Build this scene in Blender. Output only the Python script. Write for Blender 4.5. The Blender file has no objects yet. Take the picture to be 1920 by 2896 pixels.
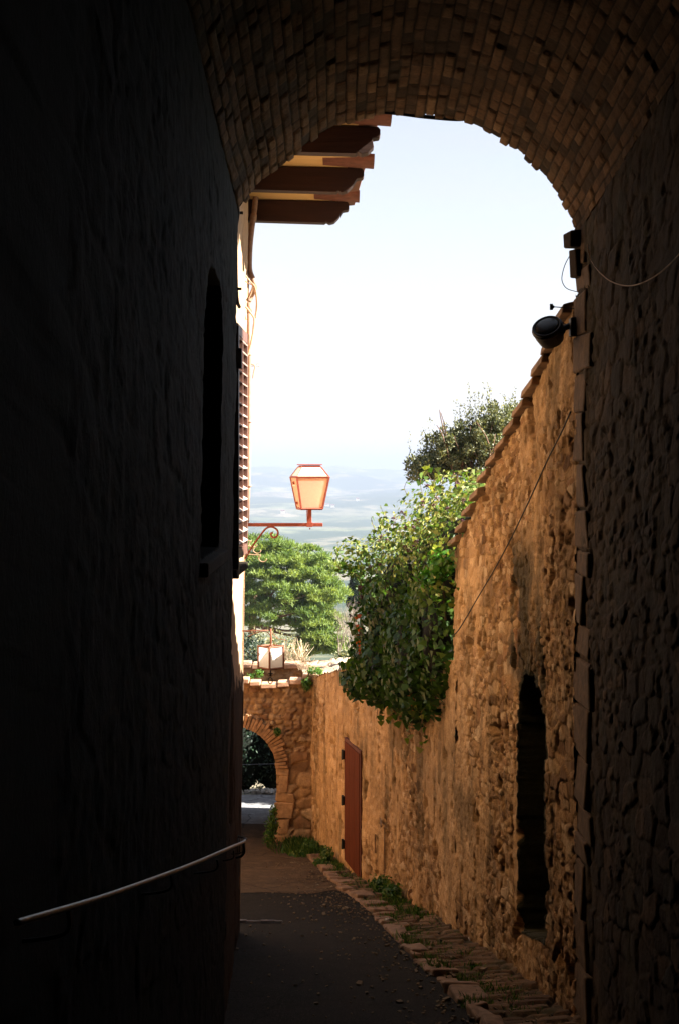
import bpy, math, random
import numpy as np
from mathutils import Vector, Matrix

random.seed(7)
RNG = np.random.default_rng(11)
SC = bpy.context.scene
COL = SC.collection
F = 4022.0                      # focal length in photo pixels (50 mm on a 36 mm high frame, 2896 px)
def P(px, py, Y):               # a point seen at photo pixel (px, py), Y metres down the street
    return ((px - 960.0) / F * Y, Y, (1330.0 - py) / F * Y)

# ------------------------------------------------------------------ numpy noise
def _h(a, b, s=0.0):
    return np.modf(np.abs(np.sin(a * 127.1 + b * 311.7 + s * 74.7 + 3.3) * 43758.5453))[0]
def vnoise(x, y, s=0.0):
    xi, yi = np.floor(x), np.floor(y)
    fx, fy = x - xi, y - yi
    fx = fx * fx * (3 - 2 * fx); fy = fy * fy * (3 - 2 * fy)
    a = _h(xi, yi, s); b = _h(xi + 1, yi, s); c = _h(xi, yi + 1, s); d = _h(xi + 1, yi + 1, s)
    return (a * (1 - fx) + b * fx) * (1 - fy) + (c * (1 - fx) + d * fx) * fy
def fbm(x, y, s=0.0, o=4):
    t = 0; a = .5; n = 0
    for i in range(o):
        t = t + a * vnoise(x, y, s + i); n += a; a *= .5; x = x * 2.03 + 11; y = y * 2.03 + 7
    return t / n
def sm(a, b, x):
    t = np.clip((x - a) / (b - a), 0, 1)
    return t * t * (3 - 2 * t)
def rubble(u, v, w, h, seed, jit=.8, p=3.0):
    gx, gy = u / w, v / h
    row = np.floor(gy)
    f1 = np.full(gx.shape, 9.0); f2 = np.full(gx.shape, 9.0); idv = np.zeros(gx.shape)
    for dj in (-1, 0, 1):
        rj = row + dj
        ox = _h(rj, seed * 1.0, 5.0)
        cx = np.floor(gx + ox)
        for di in (-1, 0, 1):
            c = cx + di
            qx = c + .5 + jit * (_h(c, rj, seed) - .5) - ox
            qy = rj + .5 + jit * .7 * (_h(c, rj, seed + 1.7) - .5)
            d = (np.abs(gx - qx) ** p + np.abs(gy - qy) ** p) ** (1 / p)
            i = _h(c, rj, seed + 9.1)
            nearer = d < f1
            f2 = np.where(nearer, f1, np.minimum(f2, d))
            idv = np.where(nearer, i, idv)
            f1 = np.where(nearer, d, f1)
    return f2 - f1, idv
def bricks(u, v, w, h, seed, j=.15):
    row = np.floor(v / h)
    gu = u / w + np.where(np.mod(row, 2) > .5, .5, 0) + j * (_h(row, 3.0, seed) - .5)
    c = np.floor(gu)
    fu = gu - c; fv = v / h - row
    e = np.minimum(np.minimum(fu, 1 - fu) * w, np.minimum(fv, 1 - fv) * h)
    return e, _h(c, row, seed)

# ------------------------------------------------------------------ mesh helpers
def link(o, parent=None):
    COL.objects.link(o)
    if parent is not None: o.parent = parent
    return o
def mesh(name, V, Fc, mat=None, parent=None, attrs=None, smooth=False, facemat=None, quads=None):
    me = bpy.data.meshes.new(name)
    V = np.asarray(V, dtype=np.float64)
    if quads is not None:
        Q = np.asarray(quads, dtype=np.int32); n = Q.shape[1]
        me.vertices.add(len(V)); me.vertices.foreach_set('co', V.ravel())
        me.loops.add(Q.size); me.loops.foreach_set('vertex_index', Q.ravel())
        me.polygons.add(len(Q))
        me.polygons.foreach_set('loop_start', np.arange(0, Q.size, n, dtype=np.int32))
        me.polygons.foreach_set('loop_total', np.full(len(Q), n, dtype=np.int32))
        me.update(calc_edges=True)
    else:
        me.from_pydata([tuple(v) for v in V], [], [tuple(int(i) for i in f) for f in Fc])
    me.validate()
    if attrs:
        for k, a in attrs.items():
            at = me.attributes.new(k, 'FLOAT', 'POINT'); at.data.foreach_set('value', np.asarray(a, dtype=np.float32).ravel())
    if smooth: me.polygons.foreach_set('use_smooth', np.ones(len(me.polygons), dtype=bool))
    if mat is not None:
        for m in (mat if isinstance(mat, (list, tuple)) else [mat]): me.materials.append(m)
    if facemat is not None: me.polygons.foreach_set('material_index', np.asarray(facemat, dtype=np.int32))
    me.update()
    return link(bpy.data.objects.new(name, me), parent)
def gridq(nu, nv):
    i = np.arange(nu - 1)[:, None] * nv + np.arange(nv - 1)[None, :]
    return np.stack([i, i + nv, i + nv + 1, i + 1], -1).reshape(-1, 4)
def thing(name, label, cat, loc=(0, 0, 0), group=None):
    o = bpy.data.objects.new(name, None); o.empty_display_size = .1
    COL.objects.link(o); o.location = loc
    o['label'] = label; o['category'] = cat
    if group: o['group'] = group
    return o
def tag(o, label, cat, group=None):
    o['label'] = label; o['category'] = cat
    if group: o['group'] = group
    return o
def kind(o, k): o['kind'] = k; return o

class MB:                                    # gathers shapes into one mesh
    def __init__(s): s.v = []; s.f = []
    def add(s, V, Fc):
        b = len(s.v); s.v += [tuple(v) for v in V]; s.f += [tuple(i + b for i in f) for f in Fc]
    def box(s, c, d, R=None, jit=0):
        V = []
        for x in (-1, 1):
            for y in (-1, 1):
                for z in (-1, 1):
                    p = Vector((x * d[0] / 2, y * d[1] / 2, z * d[2] / 2))
                    if jit: p += Vector((random.uniform(-jit, jit), random.uniform(-jit, jit), random.uniform(-jit, jit)))
                    if R is not None: p = R @ p
                    V.append((p.x + c[0], p.y + c[1], p.z + c[2]))
        s.add(V, [(0, 1, 3, 2), (4, 6, 7, 5), (0, 4, 5, 1), (2, 3, 7, 6), (0, 2, 6, 4), (1, 5, 7, 3)])
    def tube(s, pts, r, n=8, cap=True):
        pts = [Vector(p) for p in pts]; rr = r if isinstance(r, (list, tuple)) else [r] * len(pts)
        rings = []; up = Vector((0, 0, 1)); prev = None
        for i, p in enumerate(pts):
            t = (pts[min(i + 1, len(pts) - 1)] - pts[max(i - 1, 0)]).normalized()
            if prev is None:
                a = t.cross(up)
                if a.length < .05: a = t.cross(Vector((1, 0, 0)))
            else: a = prev - t * prev.dot(t)
            a.normalize(); prev = a; b = t.cross(a)
            rings.append([p + (a * math.cos(2 * math.pi * k / n) + b * math.sin(2 * math.pi * k / n)) * rr[i] for k in range(n)])
        V = [v for rg in rings for v in rg]; Fc = []
        for i in range(len(pts) - 1):
            for k in range(n):
                Fc.append((i * n + k, i * n + (k + 1) % n, (i + 1) * n + (k + 1) % n, (i + 1) * n + k))
        if cap: Fc += [tuple(range(n))[::-1], tuple((len(pts) - 1) * n + k for k in range(n))]
        s.add(V, Fc)
    def lathe(s, prof, n, M):                # prof [(r, z)], M a 4x4
        V = []
        for r, z in prof:
            for k in range(n):
                V.append(M @ Vector((r * math.cos(2 * math.pi * k / n), r * math.sin(2 * math.pi * k / n), z)))
        Fc = []
        for i in range(len(prof) - 1):
            for k in range(n): Fc.append((i * n + k, i * n + (k + 1) % n, (i + 1) * n + (k + 1) % n, (i + 1) * n + k))
        Fc += [tuple(range(n))[::-1], tuple((len(prof) - 1) * n + k for k in range(n))]
        s.add([tuple(v) for v in V], Fc)
    def prism(s, poly, axis_vec):            # poly: 3-D points, extruded by axis_vec
        n = len(poly); a = Vector(axis_vec)
        V = [Vector(p) for p in poly] + [Vector(p) + a for p in poly]
        Fc = [tuple(range(n))[::-1], tuple(range(n, 2 * n))] + [(i, (i + 1) % n, n + (i + 1) % n, n + i) for i in range(n)]
        s.add([tuple(v) for v in V], Fc)
    def build(s, name, mat, parent=None, smooth=False, bevel=0):
        o = mesh(name, s.v, s.f, mat, parent, smooth=smooth)
        if bevel:
            m = o.modifiers.new('bevel', 'BEVEL'); m.width = bevel; m.segments = 2; m.limit_method = 'ANGLE'
        return o
def smooth_path(pts, k=6):                   # Catmull-Rom
    pts = [Vector(p) for p in pts]; q = [pts[0]] + pts + [pts[-1]]; out = []
    for i in range(1, len(q) - 2):
        for j in range(k):
            t = j / k
            out.append(.5 * ((2 * q[i]) + (q[i + 1] - q[i - 1]) * t + (2 * q[i - 1] - 5 * q[i] + 4 * q[i + 1] - q[i + 2]) * t * t + (3 * q[i] - q[i - 1] - 3 * q[i + 1] + q[i + 2]) * t ** 3))
    return out + [pts[-1]]

# ------------------------------------------------------------------ materials
class NT:
    def __init__(s, name):
        s.m = bpy.data.materials.new(name); s.m.use_nodes = True
        s.t = s.m.node_tree; s.t.nodes.clear()
        s.out = s.n('ShaderNodeOutputMaterial')
    def n(s, typ, **kw):
        o = s.t.nodes.new(typ)
        for k, v in kw.items():
            if k.startswith('i_'):
                o.inputs[k[2:].replace('_', ' ')].default_value = v
            else: setattr(o, k, v)
        return o
    def l(s, a, b): s.t.links.new(a, b)
    def pos(s):
        return s.n('ShaderNodeNewGeometry').outputs['Position']
    def noise(s, scale, detail=4, rough=.6, vec=None, stretch=None):
        v = vec or s.pos()
        if stretch:
            mp = s.n('ShaderNodeMapping'); mp.inputs['Scale'].default_value = stretch; s.l(v, mp.inputs['Vector']); v = mp.outputs[0]
        o = s.n('ShaderNodeTexNoise'); o.inputs['Scale'].default_value = scale; o.inputs['Detail'].default_value = detail
        o.inputs['Roughness'].default_value = rough; s.l(v, o.inputs['Vector']); return o.outputs['Fac']
    def attr(s, name):
        o = s.n('ShaderNodeAttribute', attribute_name=name); return o.outputs['Fac']
    def ramp(s, fac, stops):
        o = s.n('ShaderNodeValToRGB'); e = o.color_ramp.elements
        while len(e) < len(stops): e.new(.5)
        for i, (p, c) in enumerate(stops):
            e[i].position = p; e[i].color = (c[0], c[1], c[2], 1) if not isinstance(c, (int, float)) else (c, c, c, 1)
        s.l(fac, o.inputs['Fac']); return o.outputs['Color']
    def mix(s, fac, a, b, mode='MIX'):
        o = s.n('ShaderNodeMix', data_type='RGBA', blend_type=mode)
        for sock, v in ((o.inputs['Factor'], fac), (o.inputs[6], a), (o.inputs[7], b)):
            if hasattr(v, 'is_linked') or hasattr(v, 'links'): s.l(v, sock)
            elif isinstance(v, (int, float)): sock.default_value = v
            else: sock.default_value = (v[0], v[1], v[2], 1)
        return o.outputs[2]
    def math(s, op, a, b=0.0):
        o = s.n('ShaderNodeMath', operation=op)
        for sock, v in ((o.inputs[0], a), (o.inputs[1], b)):
            if isinstance(v, (int, float)): sock.default_value = v
            else: s.l(v, sock)
        return o.outputs[0]
    def bump(s, h, dist=.01, strength=1.0, normal=None):
        o = s.n('ShaderNodeBump'); o.inputs['Distance'].default_value = dist; o.inputs['Strength'].default_value = strength
        s.l(h, o.inputs['Height'])
        if normal is not None: s.l(normal, o.inputs['Normal'])
        return o.outputs[0]
    def principled(s, col, rough=.85, normal=None, metal=0.0, spec=.3):
        o = s.n('ShaderNodeBsdfPrincipled')
        if isinstance(col, (tuple, list)): o.inputs['Base Color'].default_value = (*col, 1)
        else: s.l(col, o.inputs['Base Color'])
        if isinstance(rough, (int, float)): o.inputs['Roughness'].default_value = rough
        else: s.l(rough, o.inputs['Roughness'])
        o.inputs['Metallic'].default_value = metal
        o.inputs['Specular IOR Level'].default_value = spec
        if normal is not None: s.l(normal, o.inputs['Normal'])
        return o.outputs[0]
    def done(s, sh): s.l(sh, s.out.inputs['Surface']); return s.m

def stone_mat(name, cols, mortar, plaster, stain=(.05, .05, .03), stain_amt=.5, bump=.008):
    t = NT(name)
    sid, mor, pla = t.attr('sid'), t.attr('mor'), t.attr('pla'); moss_shade = t.attr('moss_shade')
    base = t.ramp(sid, [(i / (len(cols) - 1), c) for i, c in enumerate(cols)])
    n1 = t.noise(9, 6, .7); n2 = t.noise(45, 5, .7); n3 = t.noise(1.1, 5, .65); n4 = t.noise(2.2, 5, .7, stretch=(1, 1, .25))
    base = t.mix(t.ramp(n1, [(.3, 0), (.75, 1)]), t.mix(1.0, base, (.62, .6, .58), 'MULTIPLY'), base)
    base = t.mix(t.math('MULTIPLY', mor, .9), base, mortar)
    pl = t.mix(t.ramp(n1, [(.25, 0), (.8, 1)]), tuple(c * .72 for c in plaster), plaster)
    base = t.mix(pla, base, pl)
    base = t.mix(t.ramp(n2, [(.3, .55), (.5, 0), (1, 0)]), base, tuple(c * .35 for c in mortar))
    st = t.math('MULTIPLY', t.ramp(n4, [(.5, 0), (.68, 1)]), stain_amt)
    base = t.mix(st, base, stain)
    base = t.mix(t.ramp(n3, [(.35, .35), (.6, 0), (1, 0)]), base, tuple(c * .5 for c in cols[0]))
    base = t.mix(moss_shade, base, t.ramp(n1, [(.3, (.010, .010, .005)), (.7, (.035, .032, .012))]))  # moss stains on the face, painted shade inside the recess
    hgt = t.math('ADD', t.math('MULTIPLY', n2, .6), t.math('MULTIPLY', n1, 1.0))
    return t.done(t.principled(base, .92, t.bump(hgt, bump), spec=.15))

M = {}
M['street_stone'] = stone_mat('street_stone', [(.13, .06, .02), (.45, .26, .11), (.62, .40, .19), (.26, .14, .06), (.78, .56, .32), (.40, .20, .08)],
                              (.30, .17, .075), (.72, .45, .21), stain=(.07, .05, .018), stain_amt=.6, bump=.015)
M['arch_stone'] = stone_mat('arch_stone', [(.18, .10, .05), (.44, .26, .12), (.55, .36, .18), (.30, .16, .08), (.64, .46, .26)],
                            (.24, .14, .07), (.5, .33, .18), stain_amt=.45, bump=.012)
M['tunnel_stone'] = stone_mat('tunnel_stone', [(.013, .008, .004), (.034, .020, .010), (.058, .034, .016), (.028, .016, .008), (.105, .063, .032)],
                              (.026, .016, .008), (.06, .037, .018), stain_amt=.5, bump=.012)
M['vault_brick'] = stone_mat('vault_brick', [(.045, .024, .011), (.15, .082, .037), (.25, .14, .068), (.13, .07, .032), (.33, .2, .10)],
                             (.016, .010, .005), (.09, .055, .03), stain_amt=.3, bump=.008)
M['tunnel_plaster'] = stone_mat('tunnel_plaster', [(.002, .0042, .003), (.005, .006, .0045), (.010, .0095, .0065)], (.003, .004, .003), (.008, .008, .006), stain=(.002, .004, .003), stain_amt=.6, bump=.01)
M['rubble_cap'] = stone_mat('rubble_cap', [(.3, .2, .13), (.48, .36, .26), (.56, .45, .34), (.4, .28, .2)], (.25, .17, .11), (.5, .4, .3), stain_amt=.2)

def plaster_mat():
    t = NT('house_plaster')
    n1 = t.noise(2.5, 6, .65); n2 = t.noise(30, 5, .7); n3 = t.noise(6, 5, .7, stretch=(1, 1, .3))
    c = t.ramp(n1, [(.25, (.30, .19, .115)), (.5, (.40, .275, .175)), (.8, (.46, .33, .22))])
    c = t.mix(t.ramp(n3, [(.28, .8), (.42, 0), (1, 0)]), c, (.22, .14, .085))
    c = t.mix(t.ramp(n2, [(.25, .6), (.38, 0), (1, 0)]), c, (.16, .10, .06))
    lo_ = t.attr('low'); c = t.mix(lo_, c, t.ramp(n1, [(.3, (.025, .015, .01)), (.7, (.055, .034, .022))]))  # dark foot of the facade: shadow from across the lane, painted in
    return t.done(t.principled(c, .9, t.bump(t.math('ADD', n2, t.math('MULTIPLY', n3, 2)), .012), spec=.1))
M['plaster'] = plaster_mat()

def simple(name, c, rough=.7, metal=0, var=.3, scale=12, bump=.002, spec=.3, stretch=None):
    t = NT(name); n = t.noise(scale, 5, .65, stretch=stretch)
    col = t.mix(t.ramp(n, [(.3, 0), (.7, 1)]), tuple(x * (1 - var) for x in c), tuple(min(1, x * (1 + var * .5)) for x in c))
    return t.done(t.principled(col, rough, t.bump(n, bump), metal, spec))
M['rafter'] = simple('rafter_wood', (.034, .012, .007), .75, var=.35, scale=7, bump=.004, stretch=(.3, 4, 4))
M['soffit'] = simple('soffit_boards', (.60, .39, .16), .85, var=.1, scale=9, bump=.002, stretch=(.3, 3, 3))
M['fascia'] = simple('fascia_wood', (.13, .05, .026), .8, var=.35, scale=14, bump=.004)
M['terracotta'] = simple('terracotta', (.13, .045, .027), .85, var=.4, scale=12, bump=.004)
M['old_tile'] = simple('weathered_tile', (.25, .155, .085), .9, var=.5, scale=9, bump=.006)
M['shutter'] = simple('shutter_paint', (.12, .06, .045), .5, var=.3, scale=20)
M['shutter_dark'] = simple('dark_paint_and_shade', (.012, .014, .018), .45, var=.3, scale=20)
M['slat'] = simple('slat_wood', (.50, .38, .33), .6, var=.25, scale=20)
M['red_door'] = simple('red_door_paint', (.105, .026, .010), .8, var=.28, scale=7, bump=.002, spec=.08, stretch=(2, 2, .4))
M['black_iron'] = simple('black_iron', (.010, .009, .008), .6, .0, var=.3, scale=40, bump=.001, spec=.5)
M['rust_iron'] = simple('rusty_iron', (.21, .085, .05), .7, .2, var=.5, scale=45, bump=.002)
M['lamp_red'] = simple('lamp_red_paint', (.27, .06, .035), .5, 0, var=.3, scale=35, bump=.001)
M['galv'] = simple('galvanised_rail', (.19, .20, .22), .42, .85, var=.35, scale=30, bump=.001)
M['pipe'] = simple('drainpipe_paint', (.30, .19, .135), .6, 0, var=.35, scale=18)
M['pipe_dark'] = simple('dark_conduit', (.03, .022, .017), .7, 0, var=.3, scale=18)
M['cable'] = simple('cable_sheath', (.42, .28, .18), .7, 0, var=.3, scale=60)
M['cable_black'] = simple('black_cable_sheath', (.01, .01, .01), .6, 0, var=.2, scale=60)
M['dark_wood'] = simple('dark_door_wood', (.02, .012, .008), .75, 0, var=.4, scale=10, stretch=(2, 2, .2), bump=.004)
M['bark'] = simple('pine_bark', (.13, .075, .05), .95, 0, var=.5, scale=5, bump=.03)
M['twig'] = simple('bare_twigs', (.26, .21, .17), .9, 0, var=.3, scale=5)
M['straw'] = simple('dry_stalks', (.55, .44, .30), .9, 0, var=.25, scale=15)
M['rock'] = simple('pale_rock', (.36, .34, .31), .9, 0, var=.4, scale=14, bump=.01)
M['coping'] = simple('brick_coping', (.44, .26, .16), .9, 0, var=.45, scale=10, bump=.006)
M['far_wall'] = simple('far_house_wall', (.75, .68, .58), .9, 0, var=.1, scale=.3)

def asphalt(name, a, b, speck, rough=.85):
    t = NT(name); n = t.noise(1.3, 6, .65); f = t.noise(75, 3, .8); g = t.noise(16, 6, .8)
    c = t.mix(t.ramp(n, [(.3, 0), (.7, 1)]), a, b)
    c = t.mix(t.ramp(f, [(.58, 0), (.66, .9)]), c, speck)
    c = t.mix(t.ramp(g, [(.3, .6), (.45, 0), (1, 0)]), c, tuple(x * .4 for x in a))
    n5 = t.noise(3.5, 6, .75); c = t.mix(t.ramp(n5, [(.52, 0), (.62, .4)]), c, tuple(x * 1.9 for x in b))
    vo = t.n('ShaderNodeTexVoronoi', feature='DISTANCE_TO_EDGE'); vo.inputs['Scale'].default_value = .9; wn = t.n('ShaderNodeTexNoise'); wn.inputs['Scale'].default_value = 2.5; wn.inputs['Detail'].default_value = 5
    ps = t.pos(); t.l(ps, wn.inputs['Vector']); t.l(t.mix(.22, ps, wn.outputs['Color']), vo.inputs['Vector'])
    c = t.mix(t.ramp(vo.outputs['Distance'], [(.0, .85), (.012, 0), (1, 0)]), c, tuple(x * .25 for x in a))
    return t.done(t.principled(c, rough, t.bump(t.math('ADD', f, g), .014), spec=.10))
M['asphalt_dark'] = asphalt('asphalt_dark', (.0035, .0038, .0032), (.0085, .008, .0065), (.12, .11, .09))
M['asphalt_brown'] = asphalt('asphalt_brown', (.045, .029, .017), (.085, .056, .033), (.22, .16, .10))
M['asphalt_grey'] = asphalt('asphalt_grey', (.16, .16, .17), (.22, .22, .23), (.3, .3, .3))

def leaf_mat(name, stops, trans=.35, rough=.45, tcol=None, spec=.4):
    t = NT(name); r = t.attr('rnd')
    c = t.ramp(r, stops)
    p = t.principled(c, rough, spec=spec)
    tr = t.n('ShaderNodeBsdfTranslucent')
    t.l(t.mix(1.0, c, tcol or (1.6, 1.5, .5), 'MULTIPLY'), tr.inputs['Color'])
    mx = t.n('ShaderNodeMixShader'); mx.inputs[0].default_value = trans
    t.l(p, mx.inputs[1]); t.l(tr.outputs[0], mx.inputs[2])
    return t.done(mx.outputs[0])
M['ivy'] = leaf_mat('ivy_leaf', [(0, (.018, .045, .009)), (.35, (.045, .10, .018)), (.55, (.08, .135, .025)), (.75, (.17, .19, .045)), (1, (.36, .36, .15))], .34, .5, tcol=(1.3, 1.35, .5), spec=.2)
M['ivy_red'] = leaf_mat('ivy_red_leaf', [(0, (.35, .06, .02)), (1, (.5, .12, .04))], .35)
M['berry'] = simple('ivy_berry', (.10, .045, .05), .5, 0)
M['needle'] = leaf_mat('pine_needle', [(0, (.035, .072, .024)), (.5, (.10, .16, .042)), (1, (.23, .28, .08))], .3, .55, spec=.15)
M['olive'] = leaf_mat('evergreen_leaf', [(0, (.04, .055, .025)), (.5, (.11, .125, .06)), (1, (.27, .26, .14))], .2, .45)
M['cypress'] = leaf_mat('cypress_leaf', [(0, (.008, .02, .012)), (1, (.02, .04, .02))], .1, .6)
M['hedge'] = leaf_mat('hedge_leaf', [(0, (.008, .022, .014)), (.7, (.016, .04, .02)), (1, (.04, .075, .04))], .15, .4)
M['grass'] = leaf_mat('grass_blade', [(0, (.02, .07, .008)), (.6, (.045, .12, .015)), (1, (.13, .19, .04))], .3, .6)
M['weed'] = leaf_mat('weed_leaf', [(0, (.03, .09, .012)), (1, (.12, .24, .04))], .3, .5)

# ------------------------------------------------------------------ street geometry
def gz(Y):
    return np.interp(Y, [-16, 10.5, 21, 24, 27, 28.5, 60], [2.24, -4.12, -6.22, -6.61, -6.93, -7.05, -7.05])
WY = np.array([9.0, 10.5, 13, 15.4, 18, 20.3, 21.9, 22.9, 26.2, 27.5])
WX = np.array([1.80, 1.765, 1.615, 1.36, 1.06, .70, .34, .13, -.50, -.75])
def wallx(Y):                                  # smooth plan curve of the wall on the right
    Y = np.asarray(Y, dtype=float)
    return (np.interp(Y - .5, WY, WX) + np.interp(Y, WY, WX) * 2 + np.interp(Y + .5, WY, WX)) / 4
def housex(Y, z): return -.80 - .045 * (Y - 10.5) + .015 * z
def tunx(z): return -.78 + .018 * z

def Yv(Ys, U): return Ys[:, None] + 0 * U
def wall_face(name, mat, Y0, Y1, topf, parent, seed, res=.03, botf=None, holes=(), cell=(.26, .13), depth=.045, plaster=.5, zres=None):
    nY = int((Y1 - Y0) / res) + 1
    Ys = np.linspace(Y0, Y1, nY)
    X = wallx(Ys); s = np.concatenate([[0], np.cumsum(np.hypot(np.diff(Ys), np.diff(X)))])
    tx, ty = np.gradient(X, Ys), np.ones(nY); L = np.hypot(tx, ty); nx, ny = -ty / L, tx / L     # normal towards the street (-X)
    bot = gz(Ys) - .3; top = topf(Ys)
    nv = int(np.max(top - bot) / (zres or res)) + 1
    T = np.linspace(0, 1, nv)[None, :]
    Z = bot[:, None] * (1 - T) + top[:, None] * T
    U = s[:, None] + 0 * Z + Y0; V = Z + .08 * (Ys[:, None] - Y0)
    U2 = U + .10 * (fbm(U * 1.7, V * 1.7, seed) - .5); V2 = V + .12 * (fbm(U * 1.3, V * 1.3, seed + 4) - .5)
    e, sid = rubble(U2, V2, cell[0], cell[1], seed)
    eb, sb = rubble(U2 + .07 * fbm(U * 4, V * 4, seed + 60), V2 + .05 * fbm(U * 5, V * 5, seed + 61), cell[0] * 1.9, cell[1] * 1.7, seed + 50, .95)
    big = fbm(U * 1.4, V * 1.4, seed + 70) > .52
    e = np.where(big, eb, e); sid = np.where(big, sb, sid)
    pm = fbm(U * .8, V * .55, seed + 20, 5)
    pla = sm(.50 - .12 * (plaster - .5), .58 - .12 * (plaster - .5), pm) * plaster * 1.6
    pla = np.clip(pla, 0, 1) * (.55 + .45 * fbm(U * 9, V * 9, seed + 2, 2))
    d = sm(.0, .14, e) * depth * (.15 + .85 * _h(sid * 91, 3.0, 1.0)) + .05 * (fbm(U * .7, V * .7, seed + 8) - .5) + .02 * (fbm(U * 9, V * 9, seed + 3, 3) - .5)
    d = d * (1 - pla) + (depth * .75 + .05 * (fbm(U * .7, V * .7, seed + 8) - .5) + .016 * (fbm(U * 12, V * 12, seed + 3) - .5)) * pla
    pit = fbm(U * 6, V * 4, seed + 31, 3)                                            # missing stones
    d = d - .06 * sm(.66, .74, pit) + .012 * (fbm(U * 26, V * 16, seed + 33, 3) - .5)
    mor = 1 - sm(.02, .14, e)
    moss_shade = sm(.58, .74, fbm(U * 2.2, V * .9, seed + 90)) * .5
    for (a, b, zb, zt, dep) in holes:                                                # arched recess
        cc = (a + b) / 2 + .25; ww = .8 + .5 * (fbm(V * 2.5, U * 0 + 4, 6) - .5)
        moss_shade = np.maximum(moss_shade, sm(.38, .62, fbm(U * 3.2, V * .8, seed + 91) + .35 * (1 - np.abs(Yv(Ys, U) - cc) / ww)) * sm(zt - .25, zt + .1, Z) * (1 - sm(zt + .95, zt + 1.5, Z)) * (np.abs(Yv(Ys, U) - cc) < ww) * .85)
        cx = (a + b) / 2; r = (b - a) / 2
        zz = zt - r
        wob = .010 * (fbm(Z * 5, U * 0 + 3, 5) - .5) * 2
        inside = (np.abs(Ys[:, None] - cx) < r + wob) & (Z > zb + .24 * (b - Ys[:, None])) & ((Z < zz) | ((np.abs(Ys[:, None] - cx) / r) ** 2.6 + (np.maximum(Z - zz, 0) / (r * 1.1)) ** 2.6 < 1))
        d = np.where(inside, -dep + .02 * (fbm(U * 9, V * 9, 3) - .5), d); ins2 = (np.abs(Ys[:, None] - cx) < r + .05) & (Z > zb - .03 + .24 * (b - Ys[:, None])) & ((Z < zz) | ((np.abs(Ys[:, None] - cx) / (r + .05)) ** 2.6 + (np.maximum(Z - zz, 0) / (r * 1.1 + .05)) ** 2.6 < 1)); moss_shade = np.where(ins2, 1.0, moss_shade)  # recess interior and rim darkened, its shade put into the colour
    Vt = np.stack([X[:, None] + nx[:, None] * d, Ys[:, None] + ny[:, None] * d, Z], -1).reshape(-1, 3)
    return mesh(name, Vt, None, mat, parent, {'sid': sid, 'mor': mor, 'pla': pla, 'moss_shade': moss_shade}, True, quads=gridq(nY, nv))

# ---- tall rubble wall on the right, with its coping of lapped tiles
def top_tall(Y): return np.interp(Y, [10.4, 11.2, 13.9, 15.8, 16.2], [1.36, 1.02, .04, -.84, -1.0])
tall = thing('stone_wall', 'tall sloping ochre rubble wall running down the right side of the lane', 'wall', (1.7, 12, -4.5))
def child(o, p):                                # meshes are in world coordinates; keep them there under a moved empty
    o.parent = p; o.matrix_parent_inverse = Matrix.Translation(-Vector(p.location)); return o
NI = (11.62, 12.86, -4.15, -1.84, .55)
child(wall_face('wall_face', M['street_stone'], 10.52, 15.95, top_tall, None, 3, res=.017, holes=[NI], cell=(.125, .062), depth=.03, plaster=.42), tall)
b = MB()                                        # back, end and top of the tall wall
Ys = np.linspace(10.52, 15.95, 14)
V = []; Fc = []
for Y in Ys:
    x = float(wallx(Y)); t_ = float(top_tall(Y)); g = float(gz(Y)) - .3
    V += [(x - .0, Y, t_), (x + .45, Y, t_), (x + .45, Y, g)]
for i in range(len(Ys) - 1):
    for k in range(2): Fc.append((i * 3 + k, (i + 1) * 3 + k, (i + 1) * 3 + k + 1, i * 3 + k + 1))
n = len(V); x = float(wallx(15.95)); V += [(x, 15.95, float(gz(15.95)) - .3)]; Fc.append((n - 3, n - 2, n - 1, n))
b.add(V, Fc); child(b.build('wall_core', M['street_stone']), tall)
Y = 10.75; k = 0
while Y < 15.9:                                 # lapped coping tiles, each a part
    ln = random.uniform(.36, .46)
    slope = .20; zt = float(top_tall(Y)); x = float(wallx(Y + ln / 2)); dx = float(wallx(Y + ln) - wallx(Y))
    m = MB()
    prof = [(-.075, -.03), (-.065, .03), (-.02, .05), (.1, .07), (.25, .07), (.40, .05), (.47, .03), (.47, -.05)]
    P0 = [(x - dx / 2 + a, Y - .03, zt + c + .012 + random.uniform(-.006, .006)) for a, c in prof]
    vec = Vector((dx, ln + .06, -(ln + .03) * slope - .0))
    m.prism(P0, vec)
    child(m.build('coping_tile', M['old_tile'], bevel=.008), tall)
    Y += ln; k += 1
# dark boarded door at the back of the recess
m = MB()
a, bb, zb, zt, dep = NI
for j in range(5):
    y0 = a + .02 + j * (bb - a - .04) / 5; y1 = a + .02 + (j + 1) * (bb - a - .04) / 5 - .012
    xc = float(wallx((y0 + y1) / 2)) + dep - .07
    m.box((xc, (y0 + y1) / 2, (zb + zt - .25) / 2), (.04, y1 - y0, zt - .25 - zb))
child(m.build('boarded_door', M['dark_wood']), tall)

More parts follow.
